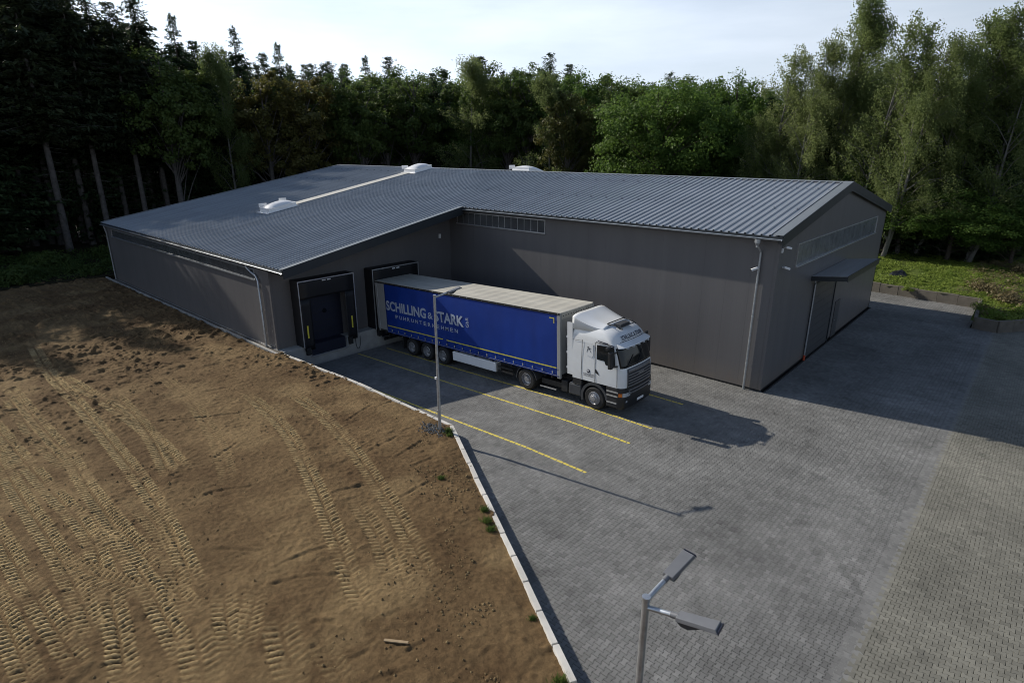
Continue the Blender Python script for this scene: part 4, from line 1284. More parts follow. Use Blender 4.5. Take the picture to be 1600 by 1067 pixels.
def perim(z, s, off=0.0):
    """s in 0..1 from near-side corner start, across the front, to the far side."""
    xf, hw, r = lv(z)
    if s < 0.2:
        a = s / 0.2 * math.pi / 2; x = xf - .05 - r + r * math.sin(a); y = YC - hw + r - r * math.cos(a); nx_, ny_ = math.sin(a), -math.cos(a)
    elif s > 0.8:
        a = (1 - s) / 0.2 * math.pi / 2; x = xf - .05 - r + r * math.sin(a); y = YC + hw - r + r * math.cos(a); nx_, ny_ = math.sin(a), math.cos(a)
    else:
        t = (s - .2) / .6; y = YC - hw + r + t * 2 * (hw - r); e = (y - YC) / (hw - r); x = xf - 0.05 * e * e; nx_, ny_ = 1, 0
    return (x + nx_ * off, y + ny_ * off, z)
def shell(levels, bottom_cap=True):
    V = []; F = []; ns_ = 34
    for z in levels:
        xf, hw, r = lv(z)
        row = [(XB, YC - hw, z), (XB + .9, YC - hw, z)] + [perim(z, k / ns_) for k in range(ns_ + 1)] + [(XB + .9, YC + hw, z), (XB, YC + hw, z)]
        V += row
    n = ns_ + 5
    for i in range(len(levels) - 1):
        for k in range(n):
            a = i * n + k; b = i * n + (k + 1) % n
            F.append((a, b, b + n, a + n))
    F.append(tuple(range((len(levels) - 1) * n, len(levels) * n)))
    F.append(tuple(range(n))[::-1])
    return V, F
zs = [1.24, 1.5, 1.8, 1.95, 2.08, 2.3, 2.5, 2.75, 2.95, 3.04, 3.12, 3.21, 3.30, 3.38, 3.46, 3.52, 3.58, 3.62, 3.66, 3.685, 3.70]
V, F = shell(zs)
cabm = MB().add(V, F).obj('cab', M['cab'], tk, smooth=True, angle=50)

def patch(name, s0, s1, z0, z1, off, mat, parent, ns_=22, nz_=8, inset=None):
    V = []; F = []
    for i in range(ns_ + 1):
        for j in range(nz_ + 1):
            V.append(perim(z0 + (z1 - z0) * j / nz_, s0 + (s1 - s0) * i / ns_, off))
    for i in range(ns_):
        for j in range(nz_):
            a = i * (nz_ + 1) + j; F.append((a, a + nz_ + 1, a + nz_ + 2, a + 1))
    o = MB().add(V, F).obj(name, mat, parent, smooth=True)
    m_ = o.modifiers.new('thick', 'SOLIDIFY'); m_.thickness = 0.008; m_.offset = -1
    return o
def side_poly(name, pts, off, mat, parent, near=True):
    """Flat panel on the cab side, pts in (x, z)."""
    V = []
    for th in (off, off + .006):
        for x, z in pts:
            hw = 1.242
            V.append((x, YC - hw - th if near else YC + hw + th, z))
    n = len(pts)
    F = [tuple(range(n)), tuple(range(n, 2 * n))] + [(k, (k + 1) % n, n + (k + 1) % n, n + k) for k in range(n)]
    return MB().add(V, F).obj(name, mat, parent)
ws = patch('windscreen', 0.07, 0.93, 2.10, 2.93, 0.006, M['glass'], tk)
MB().bar(perim(2.12, .45, .03), perim(2.62, .62, .03), .02, .015).bar(perim(2.12, .2, .03), perim(2.55, .38, .03), .02, .015).obj('wiper', M['black'], ws)
# sun visor with small lamps
vz = []
V = []; F = []
for k in range(27):
    s = .10 + .80 * k / 26
    a = perim(3.10, s, .02); b = perim(2.98, s, .20); c_ = perim(2.955, s, .20); d_ = perim(3.06, s, .015)
    V += [a, b, c_, d_]
for k in range(26):
    for q in range(4):
        F.append((k * 4 + q, k * 4 + (q + 1) % 4, k * 4 + 4 + (q + 1) % 4, k * 4 + 4 + q))
F += [(0, 1, 2, 3), (104, 105, 106, 107)]
vis = MB().add(V, F).obj('sun_visor', M['cab'], tk, smooth=True)
for s in (.22, .36, .5, .64, .78):
    p = perim(2.93, s, .17)
    MB().box(p[0] - .04, p[0] + .05, p[1] - .06, p[1] + .06, p[2] - .035, p[2] + .02).obj('visor_lamp', M['lens'], vis)
patch('roof_line', .16, .84, 3.125, 3.15, .004, M['navy'], cabm, nz_=1)
place_text('SCHILLING & STARK', 'roof_lettering', M['navy'], cabm, lambda u, v: front_pt(YC - .80 + u, 3.19 + v, .016), 1.60, 0.17, bold=0.016)
# side windows, door seams, handles on both sides
for near in (True, False):
    door = side_poly('door_seam', [(15.435, 1.26), (15.46, 1.26), (15.46, 3.03), (15.435, 3.03)], .001, M['black'], tk, near)
    side_poly('door_seam', [(16.54, 1.26), (16.563, 1.26), (16.548, 2.16), (16.525, 2.16)], .001, M['black'], door, near)
    side_poly('door_seam', [(15.456, 3.018), (16.44, 3.018), (16.44, 3.03), (15.456, 3.03)], .001, M['black'], door, near)
    wn = side_poly('door_window', [(15.54, 2.32), (15.92, 2.30), (15.98, 2.15), (16.46, 2.12), (16.38, 2.98), (15.54, 2.95)], .003, M['glass'], tk, near)
    side_poly('sleeper_panel', [(14.98, 2.42), (15.28, 2.34), (15.34, 2.42), (15.34, 2.92), (15.28, 2.98), (14.98, 2.98), (14.92, 2.9), (14.92, 2.5)], .004, M['cab'], tk, near)
    side_poly('door_handle', [(15.47, 1.70), (15.66, 1.62), (15.60, 1.74), (15.50, 1.86), (15.47, 1.86)], .003, M['black'], tk, near)
    side_poly('side_seam', [(14.715, 1.26), (14.735, 1.26), (14.795, 3.05), (14.775, 3.05)], .001, M['darkgrey'], tk, near)
    side_poly('side_seam', [(14.28, 2.98), (14.80, 3.00), (14.80, 3.01), (14.28, 2.99)], .001, M['darkgrey'], tk, near)
    dec = side_poly('decal_stripe', [(15.58, 3.12), (16.05, 3.06), (16.10, 3.10), (15.58, 3.15)], .002, M['navy'], tk, near)
    side_poly('decal_stripe', [(15.50, 3.06), (16.20, 3.035), (16.36, 2.99), (16.38, 3.045), (16.2, 3.06), (15.50, 3.085)], .002, M['navy'], dec, near)
    # small round emblem with a line of lettering under it, and a mark on the sleeper panel
    em = side_poly('emblem', [(15.11 + .085 * math.cos(a), 1.70 + .085 * math.sin(a)) for a in np.linspace(0, 2 * math.pi, 14)[:-1]], .002, M['navy'], tk, near)
    side_poly('emblem_centre', [(15.10 + .05 * math.cos(a), 1.715 + .035 * math.sin(a)) for a in np.linspace(0, 2 * math.pi, 10)[:-1]], .009, M['cab'], em, near)
    if near:
        place_text('SCHILLING&STARK', 'emblem_lettering', M['navy'], em, lambda u, v: (14.84 + u, YC - 1.2475, 1.52 + v), .56, .07, bold=.01)
        place_text('FUHRUNTERNEHMEN', 'emblem_lettering', M['navy'], em, lambda u, v: (14.86 + u, YC - 1.2475, 1.45 + v), .52, .05, bold=.006)
        for (a, b) in (((15.03, 2.55), (15.12, 2.80)), ((15.12, 2.80), (15.20, 2.62)), ((15.06, 2.66), (15.24, 2.74)), ((15.2, 2.62), (15.25, 2.56)), ((15.04, 2.78), (15.10, 2.72))):
            MB().bar((a[0], YC - 1.252, a[1]), (b[0], YC - 1.252, b[1]), .022, .01, up=(0, 1, 0)).obj('griffin_mark', M['darkgrey'], em)
    s = -1 if near else 1
    ym = YC + s * (1.24 + .26)
    mr = MB().box(16.30, 16.47, min(ym - .11, ym + .11), max(ym - .11, ym + .11), 2.12, 2.86).obj('mirror', M['black'], tk, bevel=0.04)
    MB().bar((16.42, ym, 2.78), (16.50, YC + s * 1.2, 2.78), .05, .05).bar((16.42, ym, 2.2), (16.55, YC + s * 1.2, 2.2), .05, .05).obj('mirror_arm', M['black'], mr)
    MB().box(16.20, 16.34, ym - .13, ym + .13, 2.90, 3.06).obj('wide_mirror', M['black'], mr, bevel=0.04)
# grille
gb = patch('grille', 0.21, 0.79, 1.26, 2.04, 0.012, M['black'], tk, nz_=4)
patch('grille_band', 0.22, 0.78, 1.86, 2.035, 0.03, M['grille'], gb, nz_=2)
place_text('SCANIA', 'grille_lettering', M['steelpale'], gb, lambda u, v: front_pt(YC - .42 + u, 1.90 + v, .052), .84, .09, bold=.008)
for z in (1.30, 1.42, 1.545, 1.67, 1.785):
    pts_ = [perim(z, .215 + .57 * k / 12, .035) for k in range(13)]
    sl = MB()
    for a, b in zip(pts_[:-1], pts_[1:]): sl.bar(a, b, .05, .052)
    sl.obj('grille_slat', M['grille'], gb)
pts_ = [front_pt(YC + y, 1.728, .062) for y in (-.22, .22)]
MB().bar(pts_[0], pts_[1], .01, .035).obj('model_badge', M['steelpale'], gb)
for s0 in (.195, .79):
    patch('grille_frame', s0, s0 + .016, 1.26, 2.04, .03, M['grille'], gb, ns_=2, nz_=3)
# bumper and lower front
V = []; F = []
bz = [(0.30, .95), (0.42, 1.0), (0.85, 1.02), (1.10, 1.01), (1.235, 1.0)]
ns_ = 30
for z, k_ in bz:
    for i in range(ns_ + 1):
        p = perim(1.3, i / ns_, .02 if z > .4 else -.03)
        V.append((p[0], p[1], z))
for i in range(len(bz) - 1):
    for k in range(ns_):
        a = i * (ns_ + 1) + k; F.append((a, a + 1, a + ns_ + 2, a + ns_ + 1))
bp_ = MB().add(V, F).obj('bumper', M['black'], tk, smooth=True)
for z in (.98, 1.12):
    pts_ = [perim(1.3, .22 + .56 * k / 12, .045) for k in range(13)]
    sl = MB()
    for a, b in zip(pts_[:-1], pts_[1:]): sl.bar((a[0], a[1], z), (b[0], b[1], z), .04, .05)
    sl.obj('lower_slat', M['grille'], bp_)
for s0, s1, i0, i1 in ((.10, .26, .035, .095), (.74, .90, .905, .965)):
    def lamp(nm, sa, sb, za, zb, mat):
        V = []; F = []
        for k in range(7):
            p = perim(1.3, sa + (sb - sa) * k / 6, .034)
            V += [(p[0], p[1], za), (p[0], p[1], zb)]
        for k in range(6): F.append((2 * k, 2 * k + 2, 2 * k + 3, 2 * k + 1))
        return MB().add(V, F).obj(nm, mat, bp_, smooth=True)
    lamp('headlight', s0, s1, .86, 1.03, M['lens']); lamp('indicator', i0, i1, .87, 1.02, M['orange'])
    lamp('fog_lamp', (s0 + s1) / 2 - .02, (s0 + s1) / 2 + .02, .60, .68, M['lens'])
MB().box(16.955, 16.965, 1.0, 1.52, 0.50, 0.61).obj('number_plate', M['white'], bp_)
# arches, steps, tank
def arch(x, r0, r1, y0, y1, a0, a1, mat, nm, zc=.52):
    b = MB(); n = 14
    for k in range(n):
        a = math.radians(a0 + (a1 - a0) * k / n); c_ = math.radians(a0 + (a1 - a0) * (k + 1) / n)
        P_ = lambda r, t, y: (x + r * math.cos(t), y, zc + r * math.sin(t))
        b.hexa([P_(r0, a, y0), P_(r1, a, y0), P_(r1, c_, y0), P_(r0, c_, y0), P_(r0, a, y1), P_(r1, a, y1), P_(r1, c_, y1), P_(r0, c_, y1)])
    return b.obj(nm, mat, tk, smooth=True)
for sd_, (ya, yb) in ((-1, (.02, .42)), (1, (2.13, 2.53))):
    arch(15.42, .585, .70, ya, yb, 5, 200, M['darkgrey'], 'wheel_arch')
    wheel(tk, 15.42, sd_, front=True)
    wheel(tk, 11.55, sd_, dual=True)
    arch(11.55, .60, .64, ya + .02, yb + .16 if sd_ < 0 else yb, 8, 185, M['darkgrey'], 'rear_mudguard')
    st = MB().box(16.02, 16.62, ya + .005, yb, .34, 1.235).obj('step_well', M['black'], tk, bevel=.03)
    yo = ya if sd_ < 0 else yb
    for z, l_ in ((1.04, .56), (.86, .54), (.55, .5)):
        MB().box(16.06, 16.06 + l_, yo - .02, yo + .02, z - .02, z + .03).obj('step_tread', M['alu'], st)
    tn = MB().box(14.02, 14.72, ya + .03, yb + .2 if sd_ < 0 else yb, .40, .93).obj('fuel_tank', M['darkgrey'], tk, bevel=.06)
    MB().box(14.10, 14.66, ya + .06, ya + .3, .935, .955).obj('tank_step', M['alu'], tn)
    MB().box(13.62, 13.96, ya + .05, ya + .4, .42, .95).obj('battery_box', M['chassis'], tk, bevel=.02)
    MB().box(14.28, 14.74, ya + .02, ya + .05, .96, 1.235).obj('side_skirt', M['black'], tk)
    MB().box(12.35, 13.3, ya + .06, ya + .10, .36, .41).obj('side_rail', M['alu'], tk)
ch = MB().box(10.7, 16.5, .84, .92, .70, .96).box(10.7, 16.5, 1.63, 1.71, .70, .96).box(12.3, 13.6, .3, 2.25, .45, .70).box(11.9, 12.3, .6, 1.95, .96, 1.05)
ch.obj('chassis', M['chassis'], tk)
MB().box(14.30, 16.3, .45, 2.1, .62, 1.235).obj('engine_cover', M['chassis'], tk)
# roof deflector
V = []; F = []; nxs, nys = 12, 12
for i in range(nxs + 1):
    u = i / nxs
    x = 14.24 + 1.50 * u
    hw = 1.20 - .22 * u ** 2
    zt = 3.70 + .42 * (1 - u) ** 1.6
    for j in range(nys + 1):
        v = j / nys * 2 - 1
        edge_ = abs(v) ** 5
        scoop = -0.06 * (1 - v * v) * (1 - u) * .8
        V.append((x, YC + v * hw, zt + scoop - edge_ * .12))
m0 = len(V)
for i in range(nxs):
    for j in range(nys):
        a = i * (nys + 1) + j; F.append((a, a + nys + 1, a + nys + 2, a + 1))
# skirts down to the cab
for i in range(nxs + 1):
    for j in (0, nys):
        p = V[i * (nys + 1) + j]; V.append((p[0], p[1] + (-.02 if j == 0 else .02), 3.46))
for i in range(nxs):
    for q, j in ((0, 0), (1, nys)):
        a = i * (nys + 1) + j; b = (i + 1) * (nys + 1) + j; F.append((a, b, m0 + 2 * (i + 1) + q, m0 + 2 * i + q))
sp = MB().add(V, F).obj('roof_deflector', M['cab'], tk, smooth=True, angle=40)
sm = sp.modifiers.new('thick', 'SOLIDIFY'); sm.thickness = .02
for near in (True, False):
    yy = YC - 1.235 if near else YC + 1.215
    MB().box(13.98, 14.26, yy, yy + .02, 1.35, 3.72).obj('side_deflector', M['cab'], tk)
for z in (1.6, 2.3, 3.0):
    MB().box(13.93, 13.978, YC - 1.235, YC - 1.18, z, z + .09).obj('marker_lamp', M['white'], tk)
# roof hatch with black rails
ht = MB().box(15.78, 16.12, YC - .33, YC + .37, 3.60, 3.725).obj('roof_hatch', M['darkgrey'], tk, bevel=.02)
for y in (-.62, .66):
    MB().tube([(15.62, YC + y, 3.74), (16.05, YC + y * .98, 3.70), (16.26, YC + y * .96, 3.60)], .025, 6).obj('hatch_rail', M['black'], ht)
MB().tube([(15.66, YC - .62, 3.76), (15.66, YC + .66, 3.76)], .025, 6).tube([(16.2, YC - .60, 3.64), (16.2, YC + .64, 3.64)], .022, 6).obj('hatch_rail', M['black'], ht)
MB().tube([(16.25, YC - .55, 3.6), (16.33, YC - .55, 3.6)], .03, 8).obj('horn', M['black'], tk)

# ================================================================== LAMP POSTS
def lamp_post(label, base, ztop, heads):
    root = empty('lamp_post', base, label, 'street lamp', 'galvanised lamp posts at the kerb')
    h = ztop - base[2]
    MB().tube([(0, 0, -.4), (0, 0, h * .45), (0, 0, h * .46), (0, 0, h)], [.062, .058, .050, .046], 16).obj('pole', M['zinc'], root, smooth=True)
    MB().tube([(0, 0, h - .02), (0, 0, h + .03)], .056, 14).obj('pole_cap', M['zinc'], root, smooth=True)
    MB().box(-.03, .03, -.075, -.056, .6, .9).obj('service_hatch', M['zinc'], root)
    MB().box(-.09, .0, -.09, .03, h * .40, h * .40 + .10).obj('sensor_box', M['white'], root, bevel=.01)
    for (ax, ay, dz, al) in heads:
        d = Vector((ax, ay, 0)).normalized(); rgt = d.cross(Vector((0, 0, 1))); t = math.radians(12)
        du = (d * math.cos(t) + Vector((0, 0, 1)) * math.sin(t)); up = rgt.cross(du)
        p0 = Vector((0, 0, h - dz))
        arm = MB().tube([p0, p0 + du * al], .033, 12).obj('arm', M['zinc'], root, smooth=True)
        a = p0 + du * (al - .02)
        sl_ = MB().tube([a, a + du * .10], .040, 12).obj('arm_sleeve', M['lamphead'], arm, smooth=True)
        b = a + du * .08
        def q(u, s, v): return b + du * u + rgt * s + up * v
        hd = MB()
        # bevelled flat casing
        hd.hexa([q(0, -.085, -.02), q(.52, -.10, -.015), q(.52, .10, -.015), q(0, .085, -.02), q(.01, -.072, .035), q(.495, -.085, .035), q(.495, .085, .035), q(.01, .072, .035)])
        head = hd.obj('lamp_head', M['lamphead'], root, bevel=.006)
        # gear box swelling under the neck
        gp = []
        for u, v in ((0.0, -.021), (.05, -.085), (.14, -.105), (.24, -.07), (.34, -.022)):
            gp.append((u, v))
        n = len(gp); V = [q(u, -.06, v) for u, v in gp] + [q(u, .06, v) for u, v in gp]
        F = [tuple(range(n))[::-1], tuple(range(n, 2 * n))] + [(k, (k + 1) % n, n + (k + 1) % n, n + k) for k in range(n)]
        MB().add(V, F).obj('gear_box', M['darkgrey'], head)
        MB().hexa([q(.33, -.07, -.024), q(.50, -.07, -.024), q(.50, .07, -.024), q(.33, .07, -.024), q(.33, -.07, -.0165), q(.50, -.07, -.0165), q(.50, .07, -.0165), q(.33, .07, -.0165)]).obj('diffuser', M['lens'], head)
        MB().hexa([q(.522, -.10, -.016), q(.532, -.10, -.016), q(.532, .10, -.016), q(.522, .10, -.016), q(.520, -.09, .02), q(.530, -.09, .02), q(.530, .09, .02), q(.520, .09, .02)]).obj('end_cap', M['navy'], head)
    return root
lamp_post('galvanised lamp post with a single head at the kerb corner left of the lorry', (12.45, -6.22, 0.3), 5.72, [(.25, 1.0, .06, .52)])
lamp_post('galvanised lamp post with two heads in the right foreground', (25.76, -14.32, 0.3), 5.50, [(.10, 1.0, .03, .40), (1.0, .08, .13, .36)])

# ================================================================== OLD RETAINING WALL AND BANK
rw = empty('retaining_wall', (26.2, 26.1, 0), 'low weathered concrete block wall holding the weedy bank behind the yard', 'wall')
RWL = [(12.0, 34.28), (25.95, 32.35), (26.25, 26.12), (27.4, 25.9), (28.7, 27.62), (36.5, 37.4)]
for (a, b) in zip(RWL[:-1], RWL[1:]):
    a = Vector((*a, 0)); b = Vector((*b, 0)); d = b - a; n = max(1, round(d.length / 1.25)); ang = math.atan2(d.y, d.x)
    for k in range(n):
        ln = d.length / n - .012; p = a + d * ((k + .5) / n)
        o = MB().box(-ln / 2, ln / 2, -.10, .10, -.5, .72 + random.uniform(-.025, .025)).obj('wall_block', M['oldconcrete'], rw, bevel=.012)
        o.location = p - Vector(rw.location); o.rotation_euler.z = ang + random.uniform(-.012, .012)

def bank_h(X, Y):
    return 0.62 + 0.35 * sstep(33, 44, Y) + 0.12 * vnoise(X, Y, 2.3, 30) + 0.05 * vnoise(X, Y, 0.7, 31)
me = grid_sheet('grass_bank', np.arange(16.5, 60.1, 0.5), np.arange(25.5, 62, 0.5), bank_h, M['meadow_soil'], keep=lambda x, y: y > bank_y(x) + 0.12)
tag(link('grass_bank', me, M['meadow_soil'], smooth=True), kind='structure')

# ================================================================== FOLIAGE
def unit(v): return v / np.maximum(1e-9, np.linalg.norm(v, axis=-1, keepdims=True))
def rhombi(Pc, N_, A_, l, w_):
    A_ = unit(A_ - N_ * (A_ * N_).sum(-1, keepdims=True)); B_ = np.cross(N_, A_)
    l = l[:, None] / 2; w_ = w_[:, None] / 2
    V = np.stack([Pc - A_ * l, Pc + B_ * w_, Pc + A_ * l, Pc - B_ * w_], 1)
    return V.reshape(-1, 3)
def leaf_mesh(name, V, tone, mat):
    n = len(V) // 4
    me_ = mesh_fast(name, V, quads=np.arange(n * 4).reshape(n, 4), attrs={'tone': np.repeat(tone, 4)})
    me_.materials.append(mat)
    return me_
def rdir(r, n): return unit(r.normal(size=(n, 3)))

def limbs_mesh(name, segs, mat):
    b = MB()
    for pts, rad, n in segs: b.tube(pts, rad, n, caps=False)
    me_ = b.mesh(name); me_.materials.append(mat)
    me_.polygons.foreach_set('use_smooth', np.ones(len(me_.polygons), bool))
    return me_

def broadleaf(seed, mat, bark, H=20.0, R=5.5, cb=0.18, nc=150, per=105, leaf=.30, lobes=7):
    r = np.random.default_rng(seed)
    cz = H * (1 + cb) / 2; hz = H * (1 - cb) / 2
    # a few big lobes give the crown an uneven outline
    ld = rdir(r, lobes); ld[:, 2] = np.abs(ld[:, 2]) * 0.9 - .25
    lc = ld * np.array([R * .50, R * .50, hz * .52]) ; lr = r.uniform(.48, .72, lobes)
    C = []; n_each = nc // (lobes + 1)
    for k in range(lobes + 1):
        cen = np.zeros(3) if k == lobes else lc[k]; rr = .72 if k == lobes else lr[k]
        d = rdir(r, n_each); rad = r.uniform(.72, 1.05, (n_each, 1))
        C.append(cen + d * rad * rr * np.array([R, R, hz * .8]))
    C = np.concatenate(C); C[:, 2] += cz
    C = C[C[:, 2] < H + .4]
    crad = r.uniform(.55, 1.25, len(C)) * R * .17
    tone_c = r.random(len(C))
    n = len(C) * per
    ci = np.repeat(np.arange(len(C)), per)
    d = rdir(r, n)
    u = r.random(n) ** .45
    Pp = C[ci] + d * (crad[ci] * u)[:, None] * np.array([1.15, 1.15, .75])
    outw = unit(C - np.array([0, 0, cz]))[ci]
    N_ = unit(d * .5 + outw * .45 + np.array([0, 0, .45]) + r.normal(size=(n, 3)) * .55)
    A_ = unit(r.normal(size=(n, 3)) + np.array([0, 0, -.4]))
    s = leaf * r.uniform(.55, 1.25, n)
    V = rhombi(Pp, N_, A_, s, s * .72)
    tone = np.clip(.62 * tone_c[ci] + .38 * r.random(n), 0, 1)
    crown = leaf_mesh('crown', V, tone, mat)
    segs = []
    lean = r.normal(0, .02, 2) * H
    tr_pts = [(0, 0, -.4), (lean[0] * .2, lean[1] * .2, H * .25), (lean[0] * .6, lean[1] * .6, H * .55), (lean[0], lean[1], H * .85)]
    r0 = H * .0135
    segs.append((tr_pts, [r0 * 1.25, r0, r0 * .6, r0 * .12], 9))
    for k in r.choice(len(C), min(46, len(C)), replace=False):
        t = np.clip((C[k, 2] / H) - r.uniform(.12, .3), .12, .8)
        z0 = t * H; p0 = np.array([np.interp(z0, [0, H * .85], [0, lean[0]]), np.interp(z0, [0, H * .85], [0, lean[1]]), z0])
        mid = p0 * .5 + C[k] * .5 + np.array([0, 0, .3])
        segs.append(([tuple(p0), tuple(mid), tuple(C[k])], [r0 * .30, r0 * .17, r0 * .05], 5))
    return crown, limbs_mesh('trunk', segs, bark)

def birch(seed, mat, H=22.0, R=4.2, cb=.22, leaf=.19, wind=(.30, .05), nst=460, per=30, multi=1):
    r = np.random.default_rng(seed)
    segs = []; O = []
    r0 = H * .0085
    for m_ in range(multi):
        bx, by = (0, 0) if multi == 1 else (r.uniform(-1.2, 1.2), r.uniform(-1.2, 1.2))
        hh = H * (1 if m_ == 0 else r.uniform(.72, .92))
        ln = np.array([r.uniform(.02, .09) * hh + bx, r.normal(0, .03) * hh + by])
        zz = np.linspace(0, hh, 7)
        tx = bx + (ln[0] - bx) * (zz / hh) ** 1.6; ty = by + (ln[1] - by) * (zz / hh) ** 1.6
        segs.append(([(bx * .3, by * .3, -.4)] + [(a, b, c) for a, b, c in zip(tx[1:], ty[1:], zz[1:])], [r0 * 1.2] + list(r0 * (1 - zz[1:] / hh * .92)), 8))
        for k in range(26):
            z0 = hh * r.uniform(cb, .93)
            p0 = np.array([np.interp(z0, zz, tx), np.interp(z0, zz, ty), z0])
            az = r.uniform(0, 2 * math.pi); t = (z0 / hh - cb) / (1 - cb)
            ll = R * (1.0 - .62 * t) * r.uniform(.7, 1.1)
            out = np.array([math.cos(az) + .25, math.sin(az), r.uniform(.55, 1.1)]); out /= np.linalg.norm(out)
            e = p0 + out * ll * 1.15; md = p0 + out * ll * .55 + np.array([0, 0, .15 * ll])
            segs.append(([tuple(p0), tuple(md), tuple(e)], [r0 * .33 * (1 - .6 * t), r0 * .2 * (1 - .6 * t), r0 * .06], 5))
            for q in np.linspace(.25, 1.05, 11):
                O.append((p0 + (md - p0) * q * 2 if q < .5 else md + (e - md) * (q - .5) * 2) + r.normal(0, .35, 3))
        for k in range(26): O.append(np.array([np.interp(hh * .97, zz, tx), np.interp(hh * .97, zz, ty), hh * r.uniform(.86, 1.0)]) + r.normal(0, .45, 3) * np.array([1, 1, .6]))
    O = np.array(O)
    O = O[r.choice(len(O), nst, replace=len(O) < nst)] + r.normal(0, .22, (nst, 3))
    ln_ = r.uniform(.7, 2.3, nst)
    u = np.tile(np.linspace(0, 1, per), nst); si = np.repeat(np.arange(nst), per)
    L_ = ln_[si]
    Pp = O[si] + np.stack([wind[0] * L_ * u * (1.3 - .3 * u), wind[1] * L_ * u, -L_ * u ** 1.25 * .85], -1) + r.normal(0, .15, (nst * per, 3))
    n = len(Pp)
    N_ = unit(r.normal(size=(n, 3)) + np.array([0, 0, .35])); A_ = unit(np.array([wind[0], wind[1], -1.0]) + r.normal(0, .45, (n, 3)))
    s = leaf * r.uniform(.6, 1.3, n)
    tc = r.random(nst)
    crown = leaf_mesh('crown', rhombi(Pp, N_, A_, s * 1.15, s * .62), np.clip(.55 * tc[si] + .45 * r.random(n), 0, 1), mat)
    return crown, limbs_mesh('trunk', segs, M['birchbark'])

def spruce(seed, mat, bark, H=25.0, R=3.4, cb=.08, gap=.42, nb=8, sparse=0.0, shape=.85):
    r = np.random.default_rng(seed)
    Pp = []; Nn = []; Aa = []; Ll = []; Ww = []; To = []
    segs = [([(0, 0, -.4), (0, 0, H * .4), (0, 0, H * .8), (0, 0, H)], [H * .0125, H * .009, H * .004, .012], 9)]
    z = cb * H
    ph = r.uniform(0, 6.28, 4)
    while z < H - .2:
        t = (z / H - cb) / (1 - cb)
        base = R * (1 - t) ** shape * (.45 + .55 * min(1, t * 5 + .3)) + .18
        base *= r.uniform(.72, 1.2)
        for k in range(nb):
            if r.random() < sparse: continue
            az = r.uniform(0, 2 * math.pi)
            # whole sides of the crown are thinner or wider
            Lb = base * r.uniform(.45, 1.15) * (1 + .22 * math.sin(az * 2 + ph[0] + z * .35) + .18 * math.sin(az * 3 + ph[1] - z * .6))
            dx = np.array([math.cos(az), math.sin(az), 0.0]); sdv = np.array([-math.sin(az), math.cos(az), 0.0])
            m = max(3, int(Lb / .27)); q = (np.arange(m) + r.uniform(.3, 1)) / m
            dr = r.uniform(.15, .5)
            drop = -dr * Lb * q ** 1.2 + .18 * Lb * q ** 3 + (.35 * Lb * q if t > .82 else 0)
            c = np.array([0, 0, z + r.normal(0, .12)]) + dx * (q * Lb)[:, None]; c[:, 2] += drop
            tn = r.random()
            for sgn in (-1, 0, 1):
                a = unit(dx * .85 + sdv * sgn * .8 + np.array([0, 0, -.30 - .2 * abs(sgn) * r.random()]))
                l = (.70 if sgn == 0 else .78 * (1.1 - .45 * q)) * r.uniform(.6, 1.3, m) * (1.0 if t < .85 else .6)
                Pp.append(c + a * (np.asarray(l) * .38)[:, None] + r.normal(0, .09, (m, 3)))
                Aa.append(np.repeat(a[None], m, 0) + r.normal(0, .22, (m, 3)))
                Nn.append(unit(np.array([0, 0, 1.0]) + sdv * sgn * .7 + r.normal(0, .45, (m, 3))))
                Ll.append(np.ones(m) * l); Ww.append(r.uniform(.16, .34, m) * (1.0 if t < .85 else .55)); To.append(np.clip(tn * .6 + .4 * r.random(m), 0, 1))
            if k % 3 == 0 and Lb > 1.2:
                segs.append(([(0, 0, z), tuple(c[m // 2]), tuple(c[-1])], [.035, .025, .008], 4))
        z += gap * r.uniform(.6, 1.4) * (1.0 if t < .8 else .75)
    if cb > .3:      # dead twigs on the bare stem
        for k in range(26):
            z0 = r.uniform(.12, cb) * H; az = r.uniform(0, 6.28); l = r.uniform(.5, 1.5)
            segs.append(([(0, 0, z0), (math.cos(az) * l, math.sin(az) * l, z0 - .15 * l)], [.025, .008], 4))
    crown = leaf_mesh('crown', rhombi(np.concatenate(Pp), unit(np.concatenate(Nn)), unit(np.concatenate(Aa)), np.concatenate(Ll), np.concatenate(Ww)), np.concatenate(To), mat)
    return crown, limbs_mesh('trunk', segs, bark)

def bush_mesh(seed, mat, n=1500, leaf=.16, R=1.0):
    r = np.random.default_rng(seed)
    nc = 26
    C = rdir(r, nc) * np.array([1, 1, .75]) * r.uniform(.35, .95, (nc, 1)); C[:, 2] = np.abs(C[:, 2]) + .1
    ci = r.integers(0, nc, n); d = rdir(r, n)
    Pp = (C[ci] + d * r.uniform(.05, .38, (n, 1))) * R; Pp[:, 2] = np.abs(Pp[:, 2])
    N_ = unit(d + np.array([0, 0, .6]) + r.normal(0, .4, (n, 3)))
    s = leaf * r.uniform(.6, 1.3, n)
    me_ = leaf_mesh('foliage', rhombi(Pp, N_, rdir(r, n), s, s * .6), np.clip(r.random(nc)[ci] * .6 + .4 * r.random(n), 0, 1), mat)
    segs = [([(0, 0, -.1), tuple(C[k] * R * .9)], [.02, .006], 4) for k in range(nc)]
    return me_, limbs_mesh('stem', segs, M['bark'])

